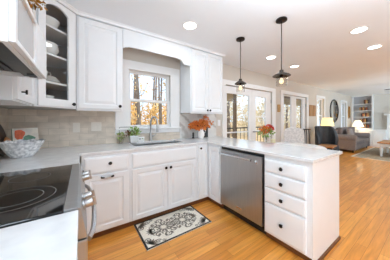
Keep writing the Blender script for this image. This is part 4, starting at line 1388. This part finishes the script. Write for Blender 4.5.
TG = 'bare trees outside the kitchen window'
for x, y, r, h, c in [(1.95, 7.0, .06, 8, 30), (3.05, 7.1, .05, 8, 30), (2.35, 8.5, .07, 9, 40), (3.75, 8.6, .055, 9, 40), (3.3, 12.0, .10, 10, 50), (4.65, 11.9, .08, 10, 50), (5.8, 12.0, .09, 10, 50), (4.1, 15.6, .12, 12, 60), (5.7, 15.6, .11, 12, 60), (7.0, 15.7, .12, 12, 60)]:
    tree(x, y, r, h, 'tall thin bare tree in the autumn woods outside the kitchen window', TG, c)
for x, y, r, h, c in [(8.0, 7.9, .12, 8, 620), (10.6, 8.0, .14, 9, 620), (13.2, 7.9, .13, 8, 620), (15.8, 8.0, .12, 8, 620), (18.4, 7.9, .14, 9, 620), (21.0, 8.0, .14, 9, 620), (23.6, 7.9, .14, 9, 620)]:
    tree(x, y, r, h, 'pale golden-leaved tree in the autumn woods beyond the french doors', 'golden trees beyond the french doors', c)


def shrub(x, y, r, h, label, group, m):
    z = gz(x, y) - .05
    t = thing('shrub', label, 'shrub', (x, y, z), 0, group)
    obj('leaves', leaves(nb(), int(620 * r * h / 2), (0, 0, h * .55), (r, r * .7, h * .5), .16, shell=.05, aspect=.75), M[m], t, recalc=False)
    st_ = nb()
    for k in range(6):
        a = k * 1.05
        tube(st_, [(.05 * math.cos(a), .05 * math.sin(a), 0), (.5 * r * math.cos(a), .4 * r * math.sin(a), h * .7)], .015, 5)
    obj('stems', st_, M['bark'], t)


for x, y, r, h, m in [(2.15, 10.2, .90, 2.5, 'goldleaf'), (4.25, 10.2, .95, 2.4, 'goldleaf'), (6.6, 10.3, .95, 2.5, 'rustleaf'), (2.9, 13.7, .98, 3.0, 'rustleaf'), (4.95, 13.7, .98, 2.9, 'goldleaf'), (7.0, 13.8, .98, 3.0, 'rustleaf')]:
    shrub(x, y, r, h, 'leafy autumn shrub seen through lower half of the kitchen window', 'autumn shrubs outside the kitchen window', m)
for x, y, r, h, m in [(8.9, 10.8, .98, 3.0, 'paleleaf'), (11.4, 10.8, .98, 3.4, 'paleleaf'), (13.8, 10.8, .98, 3.2, 'paleleaf'), (16.2, 10.8, .98, 3.4, 'paleleaf'), (18.6, 10.8, .98, 3.2, 'paleleaf'), (21.0, 10.8, .98, 3.4, 'paleleaf'), (23.4, 10.8, .98, 3.2, 'paleleaf')]:
    shrub(x, y, r, h, 'pale golden shrub in the yard beyond the french doors', 'golden shrubs beyond the french doors', m)

# deck outside the french doors
tag(obj('deck', box(nb(), 2.2, 9.0, WY + .17, 5.2, -.16, -.04), M['deck']), 'weathered grey deck outside the french doors', 'deck')
rl = thing('deck_railing', 'black metal railing along the deck edge outside the french doors', 'railing', (5.6, 5.15, -.04))
obj('top_rail', box(nb(), -3.4, 3.4, -.03, .03, .90, .95), M['darkmetal'], rl)
obj('bottom_rail', box(nb(), -3.4, 3.4, -.02, .02, .10, .14), M['darkmetal'], rl)
for k in range(28):
    x = -3.35 + k * 6.7 / 27
    obj('baluster', box(nb(), x - .008, x + .008, -.008, .008, .1405, .8995), M['darkmetal'], rl)
pr_ = thing('porch_frame', 'brown timber porch frame with post and beam outside the near french doors', 'porch', (3.75, 3.45, -.04))
obj('post', box(nb(), -.04, .04, -.04, .04, .0, 2.14, .004), M['porchwood'], pr_)
obj('post', box(nb(), 4.12, 4.2, -.04, .04, .0, 2.14, .004), M['porchwood'], pr_)
obj('beam', box(nb(), -1.3, 4.2, -.05, .05, 2.1405, 2.34, .004), M['porchwood'], pr_)
def rollshade(x, y, z0, z1, w, label):
    t = thing('bamboo_shade', label, 'shade', (x, y, z1))
    obj('slats', box(nb(), -w / 2, w / 2, -.006, .006, z0 - z1, 0), M['bamboo'], t)
    obj('roll', tube(nb(), [(-w / 2, 0, z0 - z1 - .03), (w / 2, 0, z0 - z1 - .03)], .029, 12), M['bamboo'], t, smooth=True)
rollshade(3.05, 3.45, 1.84, 2.10, 1.25, 'tan bamboo roll shade outside the near french doors')
rollshade(6.9, 3.45, 1.90, 2.10, 1.9, 'tan bamboo roll shade outside the far french doors')
